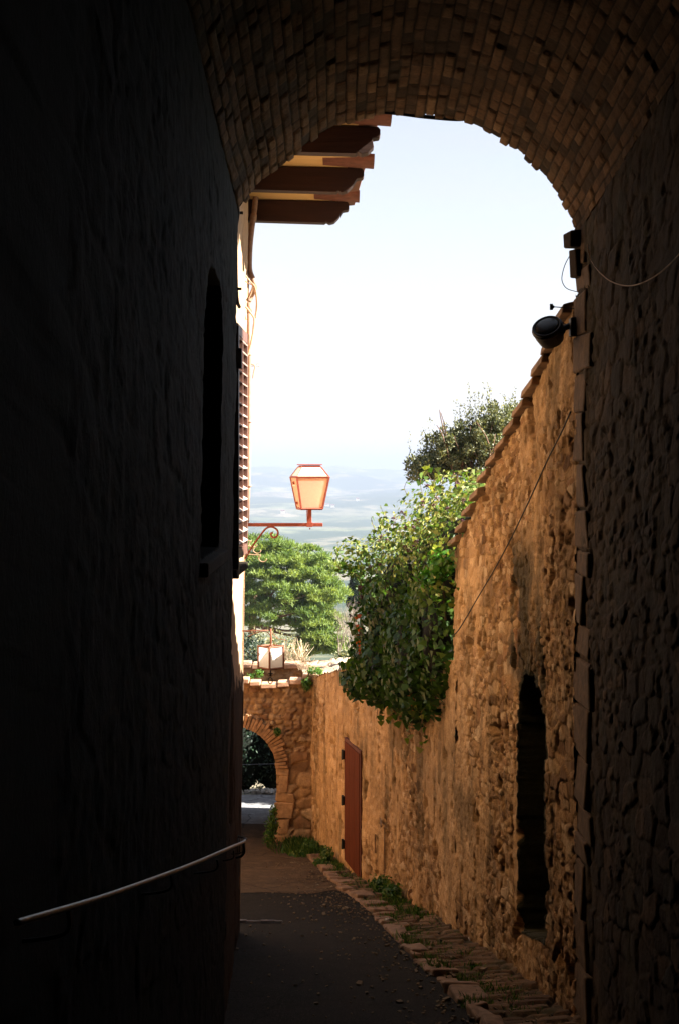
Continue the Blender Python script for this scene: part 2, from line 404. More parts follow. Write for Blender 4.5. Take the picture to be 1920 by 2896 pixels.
# ---- lower garden wall beyond, with the red door
def top_low(Y): return np.interp(Y, [15.8, 19, 22.6, 26.2, 28], [-2.1, -2.6, -3.15, -3.79, -3.82])
low = thing('garden_wall', 'lower plastered garden wall with red door, curving left below the ivy', 'wall', (.3, 22, -6.3))
child(wall_face('wall_face', M['street_stone'], 15.82, 26.3, top_low, None, 5, res=.024, cell=(.15, .075), depth=.032, plaster=.45), low)
nY, nW = 190, 60                                # broad rubble top
Ys = np.linspace(15.95, 28.4, nY)[:, None]; W = np.linspace(-.03, 2.6, nW)[None, :]
Xc = wallx(Ys) + W; Zc = top_low(Ys) + .0 * W
e, sid = rubble(Ys + 0 * W, W + 0 * Ys, .22, .17, 8)
Zc = Zc + .06 * sm(0, .2, e) * (.3 + .7 * sid) + .12 * (fbm(Ys * 1.2, W * 1.2, 3) - .5) + .10 * sm(0, .8, W) - .035
child(mesh('wall_top', np.stack([Xc, Ys + 0 * W, Zc], -1).reshape(-1, 3), None, M['rubble_cap'], None, {'sid': sid, 'mor': 1 - sm(.02, .14, e), 'pla': 0 * e}, True, quads=gridq(nY, nW)), low)
# end face of the wall, closing it towards the crossing road
m = MB(); xe = float(wallx(28.4)); m.box((xe + 1.32, 28.38, -5.6), (2.62, .06, 3.6)); child(m.build('wall_end', M['street_stone']), low)
# red door: hugs the wall, three boards, frame and three hinges
dn, df = P(1023, 2300, 21.85), P(983, 2300, 22.9)
dn = Vector((float(wallx(21.86)), 21.86, 0)); df = Vector((float(wallx(22.92)), 22.92, 0))
dv = (df - dn); dl = dv.length; du = dv / dl; dnm = Vector((-du.y, du.x, 0));
if dnm.x > 0: dnm = -dnm
Rm = Matrix((( du.x, dnm.x, 0), (du.y, dnm.y, 0), (0, 0, 1)))
zt_, zb_ = -4.36, -6.27
def dpt(s_, o_, z_): q = dn + du * s_ + dnm * o_; return (q.x, q.y, z_)
m = MB()
for j in range(3):
    w = dl / 3
    m.box(dpt(w * (j + .5), .03, (zt_ + zb_) / 2), (w - .006, .05, zt_ - zb_), Rm)
door = m.build('door', M['red_door'], bevel=.004); child(door, low); door['label'] = 'narrow red painted board door'
m = MB()
for z in (zt_ + .0 + .03, ): m.box(dpt(dl / 2, .02, z), (dl + .1, .05, .05), Rm)
for s_ in (-.025, dl + .025): m.box(dpt(s_, .02, (zt_ + zb_) / 2), (.04, .05, zt_ - zb_), Rm)
fr = m.build('door_frame', M['terracotta']); fr.parent = door
for z in (zt_ - .22, (zt_ + zb_) / 2, zb_ + .25):
    m = MB(); m.box(dpt(dl + .02, .075, z), (.11, .03, .14), Rm); m.tube([dpt(dl + .0, .09, z - .08), dpt(dl + .0, .09, z + .08)], .014)
    hi = m.build('hinge', M['black_iron']); hi.parent = door
# small plastered-over hatch outline beside the door
m = MB()
for (s0, s1, z0, z1) in ((-1.55, -1.52, -5.75, -5.1), (-1.55, -1.05, -5.1, -5.07), (-.98, -.93, -5.62, -5.35)):
    xm = 21.86 + (s0 + s1) / 2; xw = float(wallx(xm))
    m.box((xw - .045, xm, (z0 + z1) / 2), (.02, abs(s1 - s0), abs(z1 - z0)))
child(m.build('hatch_edge', M['old_tile']), low)

# ---- ground sheets
def sheet(name, X0, X1, Y0, Y1, mat, off=0, dx=.1, dy=.1, amp=.015, x0f=None, x1f=None, k='structure', wob=0):
    ny = int((Y1 - Y0) / dy) + 1; nx = max(2, int((X1 - X0) / dx) + 1)
    Ys = np.linspace(Y0, Y1, ny)[:, None]; T = np.linspace(0, 1, nx)[None, :]
    a = x0f(Ys) if x0f else X0; c = x1f(Ys) if x1f else X1
    X = a * (1 - T) + c * T + 0 * Ys; Yg = Ys + 0 * X
    Yg = Yg + wob * (1 - (Ys - Y0) / (Y1 - Y0)) ** 20 * (fbm(X * 2.2, X * 0 + 7, 3) - .6)
    Z = gz(Yg) + off + amp * (fbm(X * 1.5, Yg * 1.5, 2) - .5) * 2 + .006 * (fbm(X * 9, Yg * 9, 5) - .5)
    return kind(mesh(name, np.stack([X, Yg, Z], -1).reshape(-1, 3), None, mat, None, smooth=True, quads=gridq(ny, nx)), k)
kx = lambda Y: wallx(Y) - np.interp(Y, [9, 11, 13, 15, 17, 19, 21, 23, 26], [.62, .66, .72, .70, .62, .52, .45, .35, .3])
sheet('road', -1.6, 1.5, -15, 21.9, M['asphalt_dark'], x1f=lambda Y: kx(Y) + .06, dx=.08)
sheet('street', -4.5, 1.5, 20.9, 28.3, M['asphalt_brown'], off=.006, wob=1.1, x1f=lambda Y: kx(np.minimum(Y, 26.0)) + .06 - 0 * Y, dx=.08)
sheet('crossing_road', -14, 14, 28.3, 30.9, M['asphalt_grey'], off=.002)
# pale concrete strip across the lane
m = MB()
p0 = P(668, 2618, 18.0)
for i in range(7):
    yy = 17.1; xx = -1.24 + i * .085
    m.box((xx, yy + .02 * math.sin(i * 1.7), float(gz(yy)) + .012 - 0.0), (.084, random.uniform(.09, .13), .03), Matrix.Rotation(-.198, 3, 'X'), .004)
kind(m.build('road_marking', simple('pale_concrete', (.10, .105, .12), .9, 0)), 'structure')

# kerb: irregular stones set on edge, and the cobbled gutter between it and the wall
m = MB(); Y = 9.0
while Y < 24.6:
    ln = random.uniform(.14, .62); x = float(kx(Y + ln / 2)); dx = float(kx(Y + ln) - kx(Y)) / ln
    R = Matrix.Rotation(-math.atan(dx) + random.uniform(-.07, .07), 3, 'Z') @ Matrix.Rotation(-math.atan(.2) + random.uniform(-.05, .05), 3, 'X')
    wd = random.uniform(.12, .34)
    m.box((x + wd / 2 - .07 + random.uniform(-.02, .02), Y + ln / 2, float(gz(Y + ln / 2)) - .01 + random.uniform(-.02, .02)), (wd, ln - .015, .12), R, .026)
    Y += ln
kb = kind(m.build('kerb', simple('kerb_stone', (.21, .13, .08), .88, 0, var=.5, scale=9, bump=.008), bevel=.02), 'structure')
ny, nx = 700, 44
Ys = np.linspace(8.5, 26.0, ny)[:, None]; T = np.linspace(0, 1, nx)[None, :]
a = kx(Ys) + .03; c = wallx(Ys) + .1
X = a * (1 - T) + c * T
U = X + .05 * (fbm(X * 3, Ys * 3, 4) - .5); V = Ys + .06 * (fbm(X * 3, Ys * 3, 9) - .5)
e, sid = rubble(U, V, .26, .15, 21)
Z = gz(Ys) + .005 + .05 * sm(0, .25, e) * (.2 + .8 * sid) + .05 * (fbm(X * 1.5, Ys * 1.5, 7) - .5) + .05 * T
cob = stone_mat('gutter_cobble', [(.07, .045, .025), (.17, .10, .055), (.22, .14, .08), (.12, .07, .04)], (.05, .04, .02), (.15, .1, .05), stain=(.025, .035, .012), stain_amt=.8, bump=.01)
kind(mesh('pavement', np.stack([X, Ys + 0 * X, Z], -1).reshape(-1, 3), None, cob, None, {'sid': sid, 'mor': 1 - sm(.03, .15, e), 'pla': 0 * sid}, True, quads=gridq(ny, nx)), 'structure')

# ---- terrain: one sheet from under the lane out to the far hills
yk = np.concatenate([np.arange(-30, 34, 1.0), np.geomspace(34, 14500, 260)])
xk = np.concatenate([-np.geomspace(20, 6000, 90)[::-1], np.linspace(-18, 18, 37), np.geomspace(20, 6000, 90)])
YY, XX = np.meshgrid(yk, xk, indexing='ij')
TZ = np.interp(YY, [34, 45, 60, 100, 300, 700, 1200, 1800, 2600, 3500, 4500, 6000, 8000, 10500, 14500],
               [-7.5, -9.5, -14, -24, -55, -85, -108, -124, -132, -130, -118, -84, -50, -6, -60])
amp = np.interp(YY, [34, 300, 1500, 3000, 5000, 9000, 14500], [0, 3, 9, 14, 50, 95, 60])
TZ = TZ + amp * (fbm(XX / 900 + 5, YY / 1300 + 2, 4, 5) - .5) * 2.0
near = np.where(YY < 34, gz(YY) - .35, 0)
TZ = np.where(YY < 34, near, TZ)
TZ = np.where(YY < 33, TZ, np.minimum(TZ, 70))
def terrain_mat():
    t = NT('valley_fields')
    v = t.n('ShaderNodeTexVoronoi'); v.inputs['Scale'].default_value = .0035
    mp = t.n('ShaderNodeMapping'); mp.inputs['Scale'].default_value = (1, .6, 0); t.l(t.pos(), mp.inputs[0]); t.l(mp.outputs[0], v.inputs['Vector'])
    sep = t.n('ShaderNodeSeparateColor'); t.l(v.outputs['Color'], sep.inputs[0])
    fld = t.ramp(sep.outputs[0], [(0, (.08, .10, .05)), (.3, (.20, .16, .12)), (.5, (.11, .14, .06)), (.75, (.24, .20, .15)), (1, (.08, .08, .06))])
    w = t.noise(.0022, 7, .62, vec=mp.outputs[0]); w2 = t.noise(.012, 6, .75, vec=mp.outputs[0])
    c = t.mix(t.ramp(w2, [(.48, 0), (.56, .85)]), fld, (.03, .045, .028))
    c = t.mix(t.ramp(w, [(.47, 0), (.53, 1)]), c, (.022, .038, .022))
    n = t.noise(.6, 5, .7); c = t.mix(t.ramp(n, [(.3, .4), (.7, 0)]), c, (.04, .06, .02))
    return t.done(t.principled(c, .95, spec=.05))
kind(mesh('ground', np.stack([XX, YY, TZ], -1).reshape(-1, 3), None, terrain_mat(), None, smooth=True, quads=gridq(len(yk), len(xk))), 'structure')
def tz(x, y):
    i = np.argmin(abs(yk - y)); j = np.argmin(abs(xk - x)); return float(TZ[i, j])

# garden soil behind the walls
m = MB()
V = []; Fc = []
ys = np.linspace(16.1, 28.3, 14)
for Y in ys:
    t_ = float(top_low(Y)) - .12; x = float(wallx(Y))
    V += [(x + 2.2, Y, t_), (12, Y, t_ + .2), (12, Y, -8)]
for i in range(len(ys) - 1):
    for k in range(2): Fc.append((i * 3 + k, (i + 1) * 3 + k, (i + 1) * 3 + k + 1, i * 3 + k + 1))
Fc.append((len(V) - 3, len(V) - 2, len(V) - 1))
m.add(V, Fc); kind(m.build('garden_soil', simple('garden_soil', (.09, .07, .04), .95, 0, bump=.02)), 'structure')

# ------------------------------------------------------------------ vaulted passage
pas = thing('vaulted_passage', 'dark brick vaulted passage whose arch frames the lane', 'passage', (.5, 2, -2))
prof_px = [(675, 594), (702, 552), (728, 514), (774, 480), (836, 432), (904, 382), (965, 348), (1069, 322), (1141, 317), (1225, 325), (1303, 342), (1349, 358), (1414, 394), (1466, 423), (1525, 481), (1564, 527), (1599, 579), (1622, 625), (1634, 665)]
pp = np.array([(P(a_, b_, 10.5)[0], P(a_, b_, 10.5)[2]) for a_, b_ in prof_px])
seg = np.concatenate([[0], np.cumsum(np.hypot(*np.diff(pp, axis=0).T))])
ns = 330; S = np.linspace(0, seg[-1], ns)
px_, pz_ = np.interp(S, seg, pp[:, 0]), np.interp(S, seg, pp[:, 1])
ker = np.ones(9) / 9
def smo(a):
    q = np.concatenate([np.linspace(2 * a[0] - a[4], a[0], 5)[:-1], a, np.linspace(a[-1], 2 * a[-1] - a[-5], 5)[1:]]); return np.convolve(q, ker, 'valid')
px_, pz_ = smo(px_), smo(pz_)
dxs, dzs = np.gradient(px_), np.gradient(pz_); L = np.hypot(dxs, dzs); nx_, nz_ = dzs / L, -dxs / L      # inward normal (down/in)
YB = -14.0
def passage_rows(y1=10.5, fine=.026, nf=250):
    a = y1 - np.arange(nf) * fine; b_ = np.linspace(a[-1], YB, 60)[1:]
    return np.concatenate([a, b_])
yr = passage_rows()
Sg = S[:, None] + 0 * yr[None, :]; Yg = yr[None, :] + 0 * Sg
e, sid = bricks(Yg + .03 * (fbm(Sg * 2, Yg * 2, 3) - .5), Sg + .02 * (fbm(Sg * 2, Yg * 2, 7) - .5), .19, .074, 4, .9)
d = sm(0, .010, e) * (.006 + .016 * (sid ** 1.5)) + .03 * (fbm(Sg * 1.3, Yg * 1.3, 2) - .5) + .010 * (fbm(Sg * 18, Yg * 18, 5, 3) - .5)
ends = np.where(np.abs(Yg - 10.5) < .001, (sid - .5) * .07, 0)
rise = .10 * (10.5 - Yg)
Vt = np.stack([px_[:, None] + nx_[:, None] * d, Yg + ends, pz_[:, None] + nz_[:, None] * d + rise], -1).reshape(-1, 3)
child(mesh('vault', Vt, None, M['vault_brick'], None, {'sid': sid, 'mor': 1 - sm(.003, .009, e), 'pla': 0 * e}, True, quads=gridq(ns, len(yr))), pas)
def side(name, left, mat, cell, seed, depth, holes=()):
    zsp = (pz_[0] if left else pz_[-1])
    nv = 330
    T = np.linspace(0, 1, nv)[:, None]
    Yr = yr[None, :]
    top = zsp + .10 * (10.5 - Yr); bot = gz(Yr) - .3
    Z = bot * (1 - T) + top * T; Yg = Yr + 0 * Z
    V2 = Z + .18 * Yg
    e, sid = rubble(Yg + .14 * (fbm(Yg * 1.5, Z * 1.5, seed) - .5), V2 + .1 * (fbm(Yg * 1.5, Z * 1.5, seed + 3) - .5), cell[0], cell[1], seed)
    eb, sb = rubble(Yg + .2 * (fbm(Yg * 2.5, Z * 2.5, seed + 60) - .5), V2 + .16 * (fbm(Yg * 3, Z * 3, seed + 61) - .5), cell[0] * 1.8, cell[1] * 1.9, seed + 50, .95)
    big = fbm(Yg * 1.2, Z * 1.2, seed + 70) > .48
    e = np.where(big, eb, e); sid = np.where(big, sb, sid)
    pla = np.maximum(sm(.48, .6, fbm(Yg * .8, Z * .8, seed + 9)), .6 if left else 0) * (1.0 if left else .5)
    d = sm(0, .13, e) * depth * (.1 + .9 * _h(sid * 91, 3.0, 1.0)) * (1 - .7 * pla) + (.02 if left else .05) * (fbm(Yg * .8, Z * .8, seed + 5) - .5) + .018 * (fbm(Yg * 10, Z * 10, seed + 6) - .5)
    if not left:                                       # quoins at the mouth
        q = sm(10.12, 10.16, Yg)
        e2, s2 = bricks(Yg - 10.14, Z + .05 * (fbm(Yg * 3, Z, 3) - .5), .9, .31, seed + 2)
        d = d * (1 - q) + q * (sm(0, .03, e2) * .022 * (.3 + .7 * s2) + .03 * (fbm(Yg * 5, Z * 5, 18) - .5) + .012 * fbm(Yg * 12, Z * 12, 8))
        sid = sid * (1 - q) + (.72 + .28 * s2) * q; e = e * (1 - q) + (e2 * 3) * q
    for (a_, b_, zb, zt, dep) in holes:
        cx = (a_ + b_) / 2; r = (b_ - a_) / 2; zz = zt - r
        ins = (np.abs(Yg - cx) < r) & (Z > zb) & ((Z < zz) | ((np.abs(Yg - cx) / r) ** 3 + (np.maximum(Z - zz, 0) / r) ** 3 < 1))
        d = np.where(ins, -dep, d)
    if left: X = tunx(Z) + d
    else: X = 1.79 - .0 * Z - d - .012 * (Z - zsp) * 0
    # meet the vault cleanly at the springing
    X0 = (px_[0] if left else px_[-1]) + 0 * X
    X = X * (1 - sm(.93, 1, T)) + (X0 + (d if left else -d) * .6) * sm(.93, 1, T)
    Vt = np.stack([X, Yg, Z], -1).reshape(-1, 3)
    return child(mesh(name, Vt, None, mat, None, {'sid': sid, 'mor': 1 - sm(.02, .14, e), 'pla': pla}, True, quads=gridq(nv, len(yr))), pas)
WN = (8.05, 9.28, -.50, 1.20, .22)
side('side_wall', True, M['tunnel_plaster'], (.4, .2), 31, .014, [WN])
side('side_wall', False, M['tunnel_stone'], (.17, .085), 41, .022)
# outer shell of the building over the passage
m = MB(); cx, cz = .5, -1.0
outer = []; inner = []
loopx = [px_[0] - .03] + list(px_ + -nx_ * .05) + [px_[-1] + .05]; loopz = [-5.2] + list(pz_ - nz_ * .05) + [-5.2]
loopx[0] = -.93
for x, z in zip(loopx, loopz):
    dx, dz = x - cx, z - cz
    k = min(((5.5 if dx > 0 else -5.5) / dx) if abs(dx) > 1e-6 else 1e9, ((8.0 if dz > 0 else -4.2) / dz) if abs(dz) > 1e-6 else 1e9)
    outer.append((cx + dx * k, 10.47, cz + dz * k)); inner.append((x, 10.47, z))
N = len(inner); m.add(inner + outer, [(i, i + 1, N + i + 1, N + i) for i in range(N - 1)])
child(m.build('outer_facade', M['arch_stone']), pas)
m = MB()
x0, x1, y0, y1, z0, z1 = -5.0, 6.0, YB - .4, 10.45, -6, 7.0
m.add([(x0, y0, z0), (x1, y0, z0), (x1, y1, z0), (x0, y1, z0), (x0, y0, z1), (x1, y0, z1), (x1, y1, z1), (x0, y1, z1)],
      [(0, 4, 5, 1), (0, 3, 7, 4), (1, 5, 6, 2), (4, 7, 6, 5)])
child(m.build('outer_shell', M['arch_stone']), pas)
m = MB(); m.box((.5, YB - .05, 3.0), (3.6, .1, 5.5)); child(m.build('daylight_block', M['tunnel_stone']), pas)  # unseen wall added behind the camera to keep daylight out of the passage
# closed shutters in the arched window of the passage
m = MB(); y0, y1 = WN[0] + .03, WN[1] - .03
for (a_, b_) in ((y0, (y0 + y1) / 2 - .01), ((y0 + y1) / 2 + .01, y1)):
    for yy in (a_ + .03, b_ - .03): m.box((-.78 - WN[4] + .05, yy, .1), (.05, .06, 1.15))
    for zz in (-.45, .1, .65): m.box((-.78 - WN[4] + .045, (a_ + b_) / 2, zz), (.04, b_ - a_ - .1, .06))
    for q in range(16): m.box((-.78 - WN[4] + .04, (a_ + b_) / 2, -.40 + q * .065), (.012, b_ - a_ - .12, .05), Matrix.Rotation(.5, 3, 'Y'))
child(m.build('window_shutter', M['shutter_dark']), pas)
m = MB(); m.box((-.80, 8.66, -.56), (.14, 1.4, .08)); child(m.build('window_sill', M['tunnel_stone'], bevel=.01), pas)
z_ = -4.5; qm = simple('quoin_stone', (.12, .07, .035), .92, 0, var=.5, scale=9, bump=.012)
m = MB()
while z_ < 1.72:                                  # corner stones of the arch pier
    h_ = min(random.uniform(.14, .42), 1.75 - z_); y0_ = random.uniform(9.95, 10.3)
    m.box((1.872 - random.uniform(0, .012), (y0_ + 10.60) / 2, z_ + h_ / 2), (.24, 10.60 - y0_, h_ - .014), None, .016); z_ += h_
child(m.build('quoin_stones', qm, bevel=.02), pas)
m = MB()                                          # two protruding stones on the right jamb
for (qx, qy, w_, h_) in ((1626, 677, .09, .115), (1636, 745, .05, .2)):
    c = P(qx, qy, 10.42); m.box(c, (w_ + .06, .16, h_), Matrix.Rotation(.2, 3, 'Z'), .012)
child(m.build('jamb_stone', M['vault_brick'], bevel=.012), pas)

# ------------------------------------------------------------------ sunlit house on the left
HE = 16.2
house = thing('plastered_house', 'cream plastered house with deep timber eaves, sunlit, on the left', 'house', (-1.2, 13, -4.7))
ny, nz = 170, 260
Ys = np.linspace(10.46, HE, ny)[:, None]; T = np.linspace(0, 1, nz)[None, :]
Z = (gz(Ys) - .3) * (1 - T) + 3.15 * T; Yg = Ys + 0 * Z
d = .035 * (fbm(Yg * 1.3, Z * 1.3, 3) - .5) + .016 * (fbm(Yg * 7, Z * 7, 8) - .5) - .03 * sm(.6, .68, fbm(Yg * 2.2, Z * 1.4, 15))
lowm = sm(.02, -.02, Z - np.interp(Yg, [10.4, 11, 13, 16.2], [-1.0, -1.35, -1.95, -2.35]) + .35 * (fbm(Yg * 2, Z * 2, 44) - .5))  # ragged mask of the painted shadow, lower further down the lane
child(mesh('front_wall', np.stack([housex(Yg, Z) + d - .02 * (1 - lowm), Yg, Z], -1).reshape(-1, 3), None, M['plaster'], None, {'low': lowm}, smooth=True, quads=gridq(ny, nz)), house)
m = MB(); xe0, xe1 = float(housex(HE, -5.5)), float(housex(HE, 3.1))
m.add([(xe0, HE, -5.8), (xe1, HE, 3.15), (-6, HE, 3.15), (-6, HE, -5.8), (-6, 10.46, 3.15), (-6, 10.46, -5.8)], [(0, 1, 2, 3), (3, 2, 4, 5)])
child(m.build('gable_wall', M['plaster']), house)
m = MB(); m.add([(-.9, 10.46, 3.25), (.35, 10.46, 3.08), (.05, HE + .3, 3.08), (-1.1, HE + .3, 3.25), (-6, HE + .3, 4.6), (-6, 10.46, 4.6)], [(0, 1, 2, 3), (0, 3, 4, 5)])
child(m.build('roof', M['terracotta']), house)
zb = 2.785
for (Yr_, tipx, botx) in ((16.0, .107, -.15), (14.23, .244, -.014), (12.5, .357, .16), (10.95, .44, .25)):
    w = .15; xs = float(housex(Yr_, 2.8)) - .3
    pr = [(xs, zb + .035), (botx - .02, zb), (botx, zb + .016), (botx + .035, zb - .004), (botx + .09, zb + .01), (botx + .14, zb + .06), (tipx - .07, zb + .135), (tipx - .01, zb + .145), (tipx, zb + .165), (tipx, zb + .21), (tipx - .02, zb + .235), (xs, zb + .27)]
    m = MB(); m.prism([(a_, Yr_, c_) for a_, c_ in pr], (0, w, 0)); child(m.build('rafter', M['rafter'], bevel=.004), house)
m = MB()                                          # cream boards above the rafters
m.add([(-1.3, 10.46, zb + .285), (.28, 10.46, zb + .250), (.10, 14.2, zb + .250), (-.05, HE + .12, zb + .250), (-1.5, HE + .12, zb + .285)], [(0, 1, 2, 3, 4)])
child(m.build('soffit', M['soffit']), house)
m = MB()
m.add([(.26, 10.46, zb + .243), (.42, 10.46, zb + .262), (.17, HE + .15, zb + .262), (-.02, HE + .15, zb + .243),
       (.44, 10.46, zb + .32), (.19, HE + .15, zb + .32)], [(0, 1, 2, 3), (1, 4, 5, 2)])
child(m.build('fascia', M['fascia']), house)
for Yt in (15.78, 14.0, 12.25, 10.8):              # roof tile ends poking past the boards
    tx_ = np.interp(Yt, [10.5, 16], [.56, .21]) + random.uniform(-.015, .015)
    m = MB(); arc = [(math.cos(q) * .27, math.sin(q) * .07) for q in np.linspace(0, math.pi, 8)]; arc2 = [(a_ * .8, c_ * .8) for a_, c_ in arc[::-1]]
    m.prism([(tx_ - .5, Yt + a_, zb + .31 - c_ + .0) for a_, c_ in arc + arc2], (.5, 0, -.04))
    child(m.build('eave_tile', M['terracotta']), house)
# louvred shutter leaf standing slightly off the wall
A = Vector((-.800, 11.0, 0)); B = Vector((-.782, 11.92, 0)); u = (B - A).normalized(); wv = (B - A).length
nrm = Vector((u.y, -u.x, 0))
Rs = Matrix(((u.x, nrm.x, 0), (u.y, nrm.y, 0), (0, 0, 1)))
zt, zb2 = 1.14, -.70
def sp(s_, o_, z_): q = A + u * s_ + nrm * o_; return (q.x, q.y, z_)
m = MB()
for s_ in (.03, wv / 2, wv - .03): m.box(sp(s_, 0, (zt + zb2) / 2), (.05 if s_ != wv / 2 else .035, .036, zt - zb2), Rs)
for z_ in (zt - .04, zb2 + .05): m.box(sp(wv / 2, .001, z_), (wv, .034, .08), Rs)
sh = child(m.build('shutter', M['shutter']), house); sh['label'] = 'brown louvred window shutter standing open'
def sub(o, p): o.parent = p; return o
m = MB(); nsl = 20
for i in range(nsl):
    z_ = zb2 + .13 + i * (zt - zb2 - .22) / (nsl - 1)
    m.box(sp(wv / 2, .002, z_), (wv - .08, .044, .009), Rs @ Matrix.Rotation(-.55, 3, 'X'))
sub(m.build('slats', M['slat']), sh)
m = MB(); m.box(sp(wv / 2, -.022, (zt + zb2) / 2), (wv - .06, .004, zt - zb2 - .1), Rs); sub(m.build('back_board', M['shutter_dark']), sh)
m = MB(); m.box(sp(-.035, -.005, .14), (.06, .07, 1.95), Rs); m.box(sp(-.06, .03, .86), (.04, .05, .16), Rs)
sub(m.build('side_stile', M['shutter_dark'], bevel=.006), sh)  # near edge of the leaf, its shade put into the dark colour
m = MB(); m.box(sp(wv / 2 - .1, -.02, zb2 - .09), (wv + .1, .09, .06), Rs); child(m.build('window_sill', M['tunnel_stone'], bevel=.01), house)

yw = thing('bounce_wall', 'unseen ochre wall added left beyond the house to bounce warm light', 'wall', (-3.6, 21, -6.6))
m = MB(); m.box((-3.75, 21.2, -4.7), (.4, 9.6, 5.2)); child(m.build('wall_body', simple('bounce_plaster', (.38, .22, .11), .9, 0, var=.3, scale=2, bump=.01)), yw)  # unseen wall added to bounce sunlight onto the garden wall
m = MB(); m.box((-3.75, 21.2, -2.06), (.55, 9.7, .08)); child(m.build('coping', M['old_tile']), yw)
# ---- drainpipe, conduit and cables on the house
YP = 15.9
m = MB(); m.tube(smooth_path([P(727, 500, YP), P(724, 560, YP), P(718, 612, YP), P(713, 650, YP), P(708, 700, YP), P(707, 760, YP), P(716, 790, YP - .1), P(721, 812, YP - .1), P(712, 835, YP), P(704, 852, YP)]), .031, 10)
m.tube([P(718.5, 606, YP), P(716.5, 622, YP)], .038, 10)
dp = thing('drainpipe', 'brown drainpipe with a crooked upper elbow at the house corner', 'drainpipe', P(706, 1480, YP))
child(m.build('upper_pipe', M['pipe'], smooth=True), dp)
m = MB(); m.tube([P(706, 856, YP), P(706, 1000, YP), P(705, 1200, YP), P(703, 1380, YP), P(700, 1478, YP)], .024, 10)
m.tube([P(706, 858, YP), P(706, 885, YP)], .03, 10)
for yy in (1000, 1190, 1372): m.tube([P(705.5, yy, YP), P(705.5, yy + 5, YP)], .029, 10)
child(m.build('down_pipe', M['pipe'], smooth=True), dp)
m = MB(); m.tube(smooth_path([P(622, 380, 8.9), P(640, 450, 9.4), P(655, 520, 9.9), P(668, 560, 10.3), P(674, 600, 10.5), P(668, 650, 10.6), P(668, 720, 10.6), P(669, 800, 10.7), P(672, 850, 10.8), P(678, 868, 11)]), .014, 8)
for (qx, qy) in ((681, 602), (677, 817)): m.box(P(qx, qy, 10.55), (.04, .02, .018))
tag(m.build('conduit', M['pipe_dark'], smooth=True), 'dark conduit bending down the wall where passage meets house', 'conduit')
m = MB()
for pts, r in (([(676, 690), (679, 730), (678, 745), (674, 752)], .004), ([(680, 746), (690, 770), (700, 785), (712, 800), (722, 812), (727, 840), (728, 870), (723, 900)], .008),
               ([(678, 775), (690, 790), (702, 800), (716, 806)], .007), ([(718, 806), (712, 828), (704, 845)], .006), ([(716, 802), (722, 825), (726, 850), (725, 880), (721, 900), (716, 930)], .007),
               ([(672, 850), (685, 858), (700, 872), (712, 888), (720, 902), (718, 930), (712, 965), (706, 990), (702, 1005)], .012), ([(676, 850), (684, 868), (692, 885), (698, 905)], .009),
               ([(694, 700), (695, 760), (693, 840), (698, 860)], .004)):
    m.tube(smooth_path([P(a_, c_, 15.2) for a_, c_ in pts]), r, 6)
tag(m.build('cable_bundle', M['cable'], smooth=True), 'tangle of pale cables looping across the sunlit house wall', 'cables')
m = MB(); m.tube(smooth_path([P(700, 1042, YP), P(712, 1030, YP), P(722, 1036, YP), P(719, 1052, YP), P(716, 1070, YP)]), .008, 6)
m.tube([P(708, 1036, YP), P(728, 1034, YP)], .004, 6)
m.tube([P(730 + 5 * math.cos(q), 1033 + 5 * math.sin(q), YP) for q in np.linspace(0, 6.28, 12)], .003, 5)
tag(m.build('cable_hook', M['cable'], smooth=True), 'small wire hook with curled cable end beside the thin drainpipe', 'hook')

# ---- three iron hooks low on the corner
hk = []
for i, (x0, y0, x1, lab) in enumerate(((692, 1526, 711, 'topmost and shortest of three thin iron hooks under the street lamp'), (690, 1543, 722, 'middle of three thin iron hooks under the street lamp'), (692, 1567, 738, 'lowest and longest of three thin iron hooks under the street lamp'))):
    yy = 16.0 - i * .02; m = MB()
    m.tube(smooth_path([P(x0, y0, yy), P(x1 - 4, y0 + 3, yy), P(x1, y0 + 4, yy), P(x1 - 5, y0 + 10, yy), P(x1 - 3, y0 + 17, yy), P(x1 + 6, y0 + 22, yy), P(x1 + 14, y0 + 19, yy), P(x1 + 17, y0 + 13, yy)]), .0055, 6)
    tag(m.build('wall_hook', M['cable'], smooth=True), lab, 'hook', 'iron hooks on the house corner')

# ------------------------------------------------------------------ street lamp on its bracket
YL = 15.6
lamp = thing('street_lamp', 'red four-sided street lantern glowing amber on a long wall bracket', 'lamp', P(875, 1483, YL))
def lg(px, py, dy=0): x, y, z = P(px, py, YL); return (x, y + dy, z)
m = MB(); a_, c_ = Vector(lg(694, 1484)), Vector(lg(913, 1484)); m.box((a_ + c_) / 2, ((c_ - a_).length, .036, .038))
child(m.build('arm', M['lamp_red'], bevel=.003), lamp)
m = MB(); m.box(lg(876, 1484), (.065, .05, .048)); m.box(lg(876, 1460), (.045, .045, .17)); m.box(lg(877, 1495), (.012, .012, .02)); m.tube(smooth_path([lg(868, 1440), lg(869, 1470), lg(866, 1480), lg(820, 1481, -.03), lg(740, 1481, -.03)]), .005, 6)
child(m.build('post', M['lamp_red'], bevel=.003), lamp)
m = MB()
sc_ = [(694, 1580), (712, 1550), (733, 1520), (752, 1496), (768, 1490), (783, 1497), (787, 1508), (782, 1518), (773, 1520), (768, 1515), (768, 1508), (773, 1507)]
m.tube(smooth_path([lg(a_, c_) for a_, c_ in sc_]), .0105, 8)
child(m.build('scroll_brace', M['lamp_red'], smooth=True), lamp)
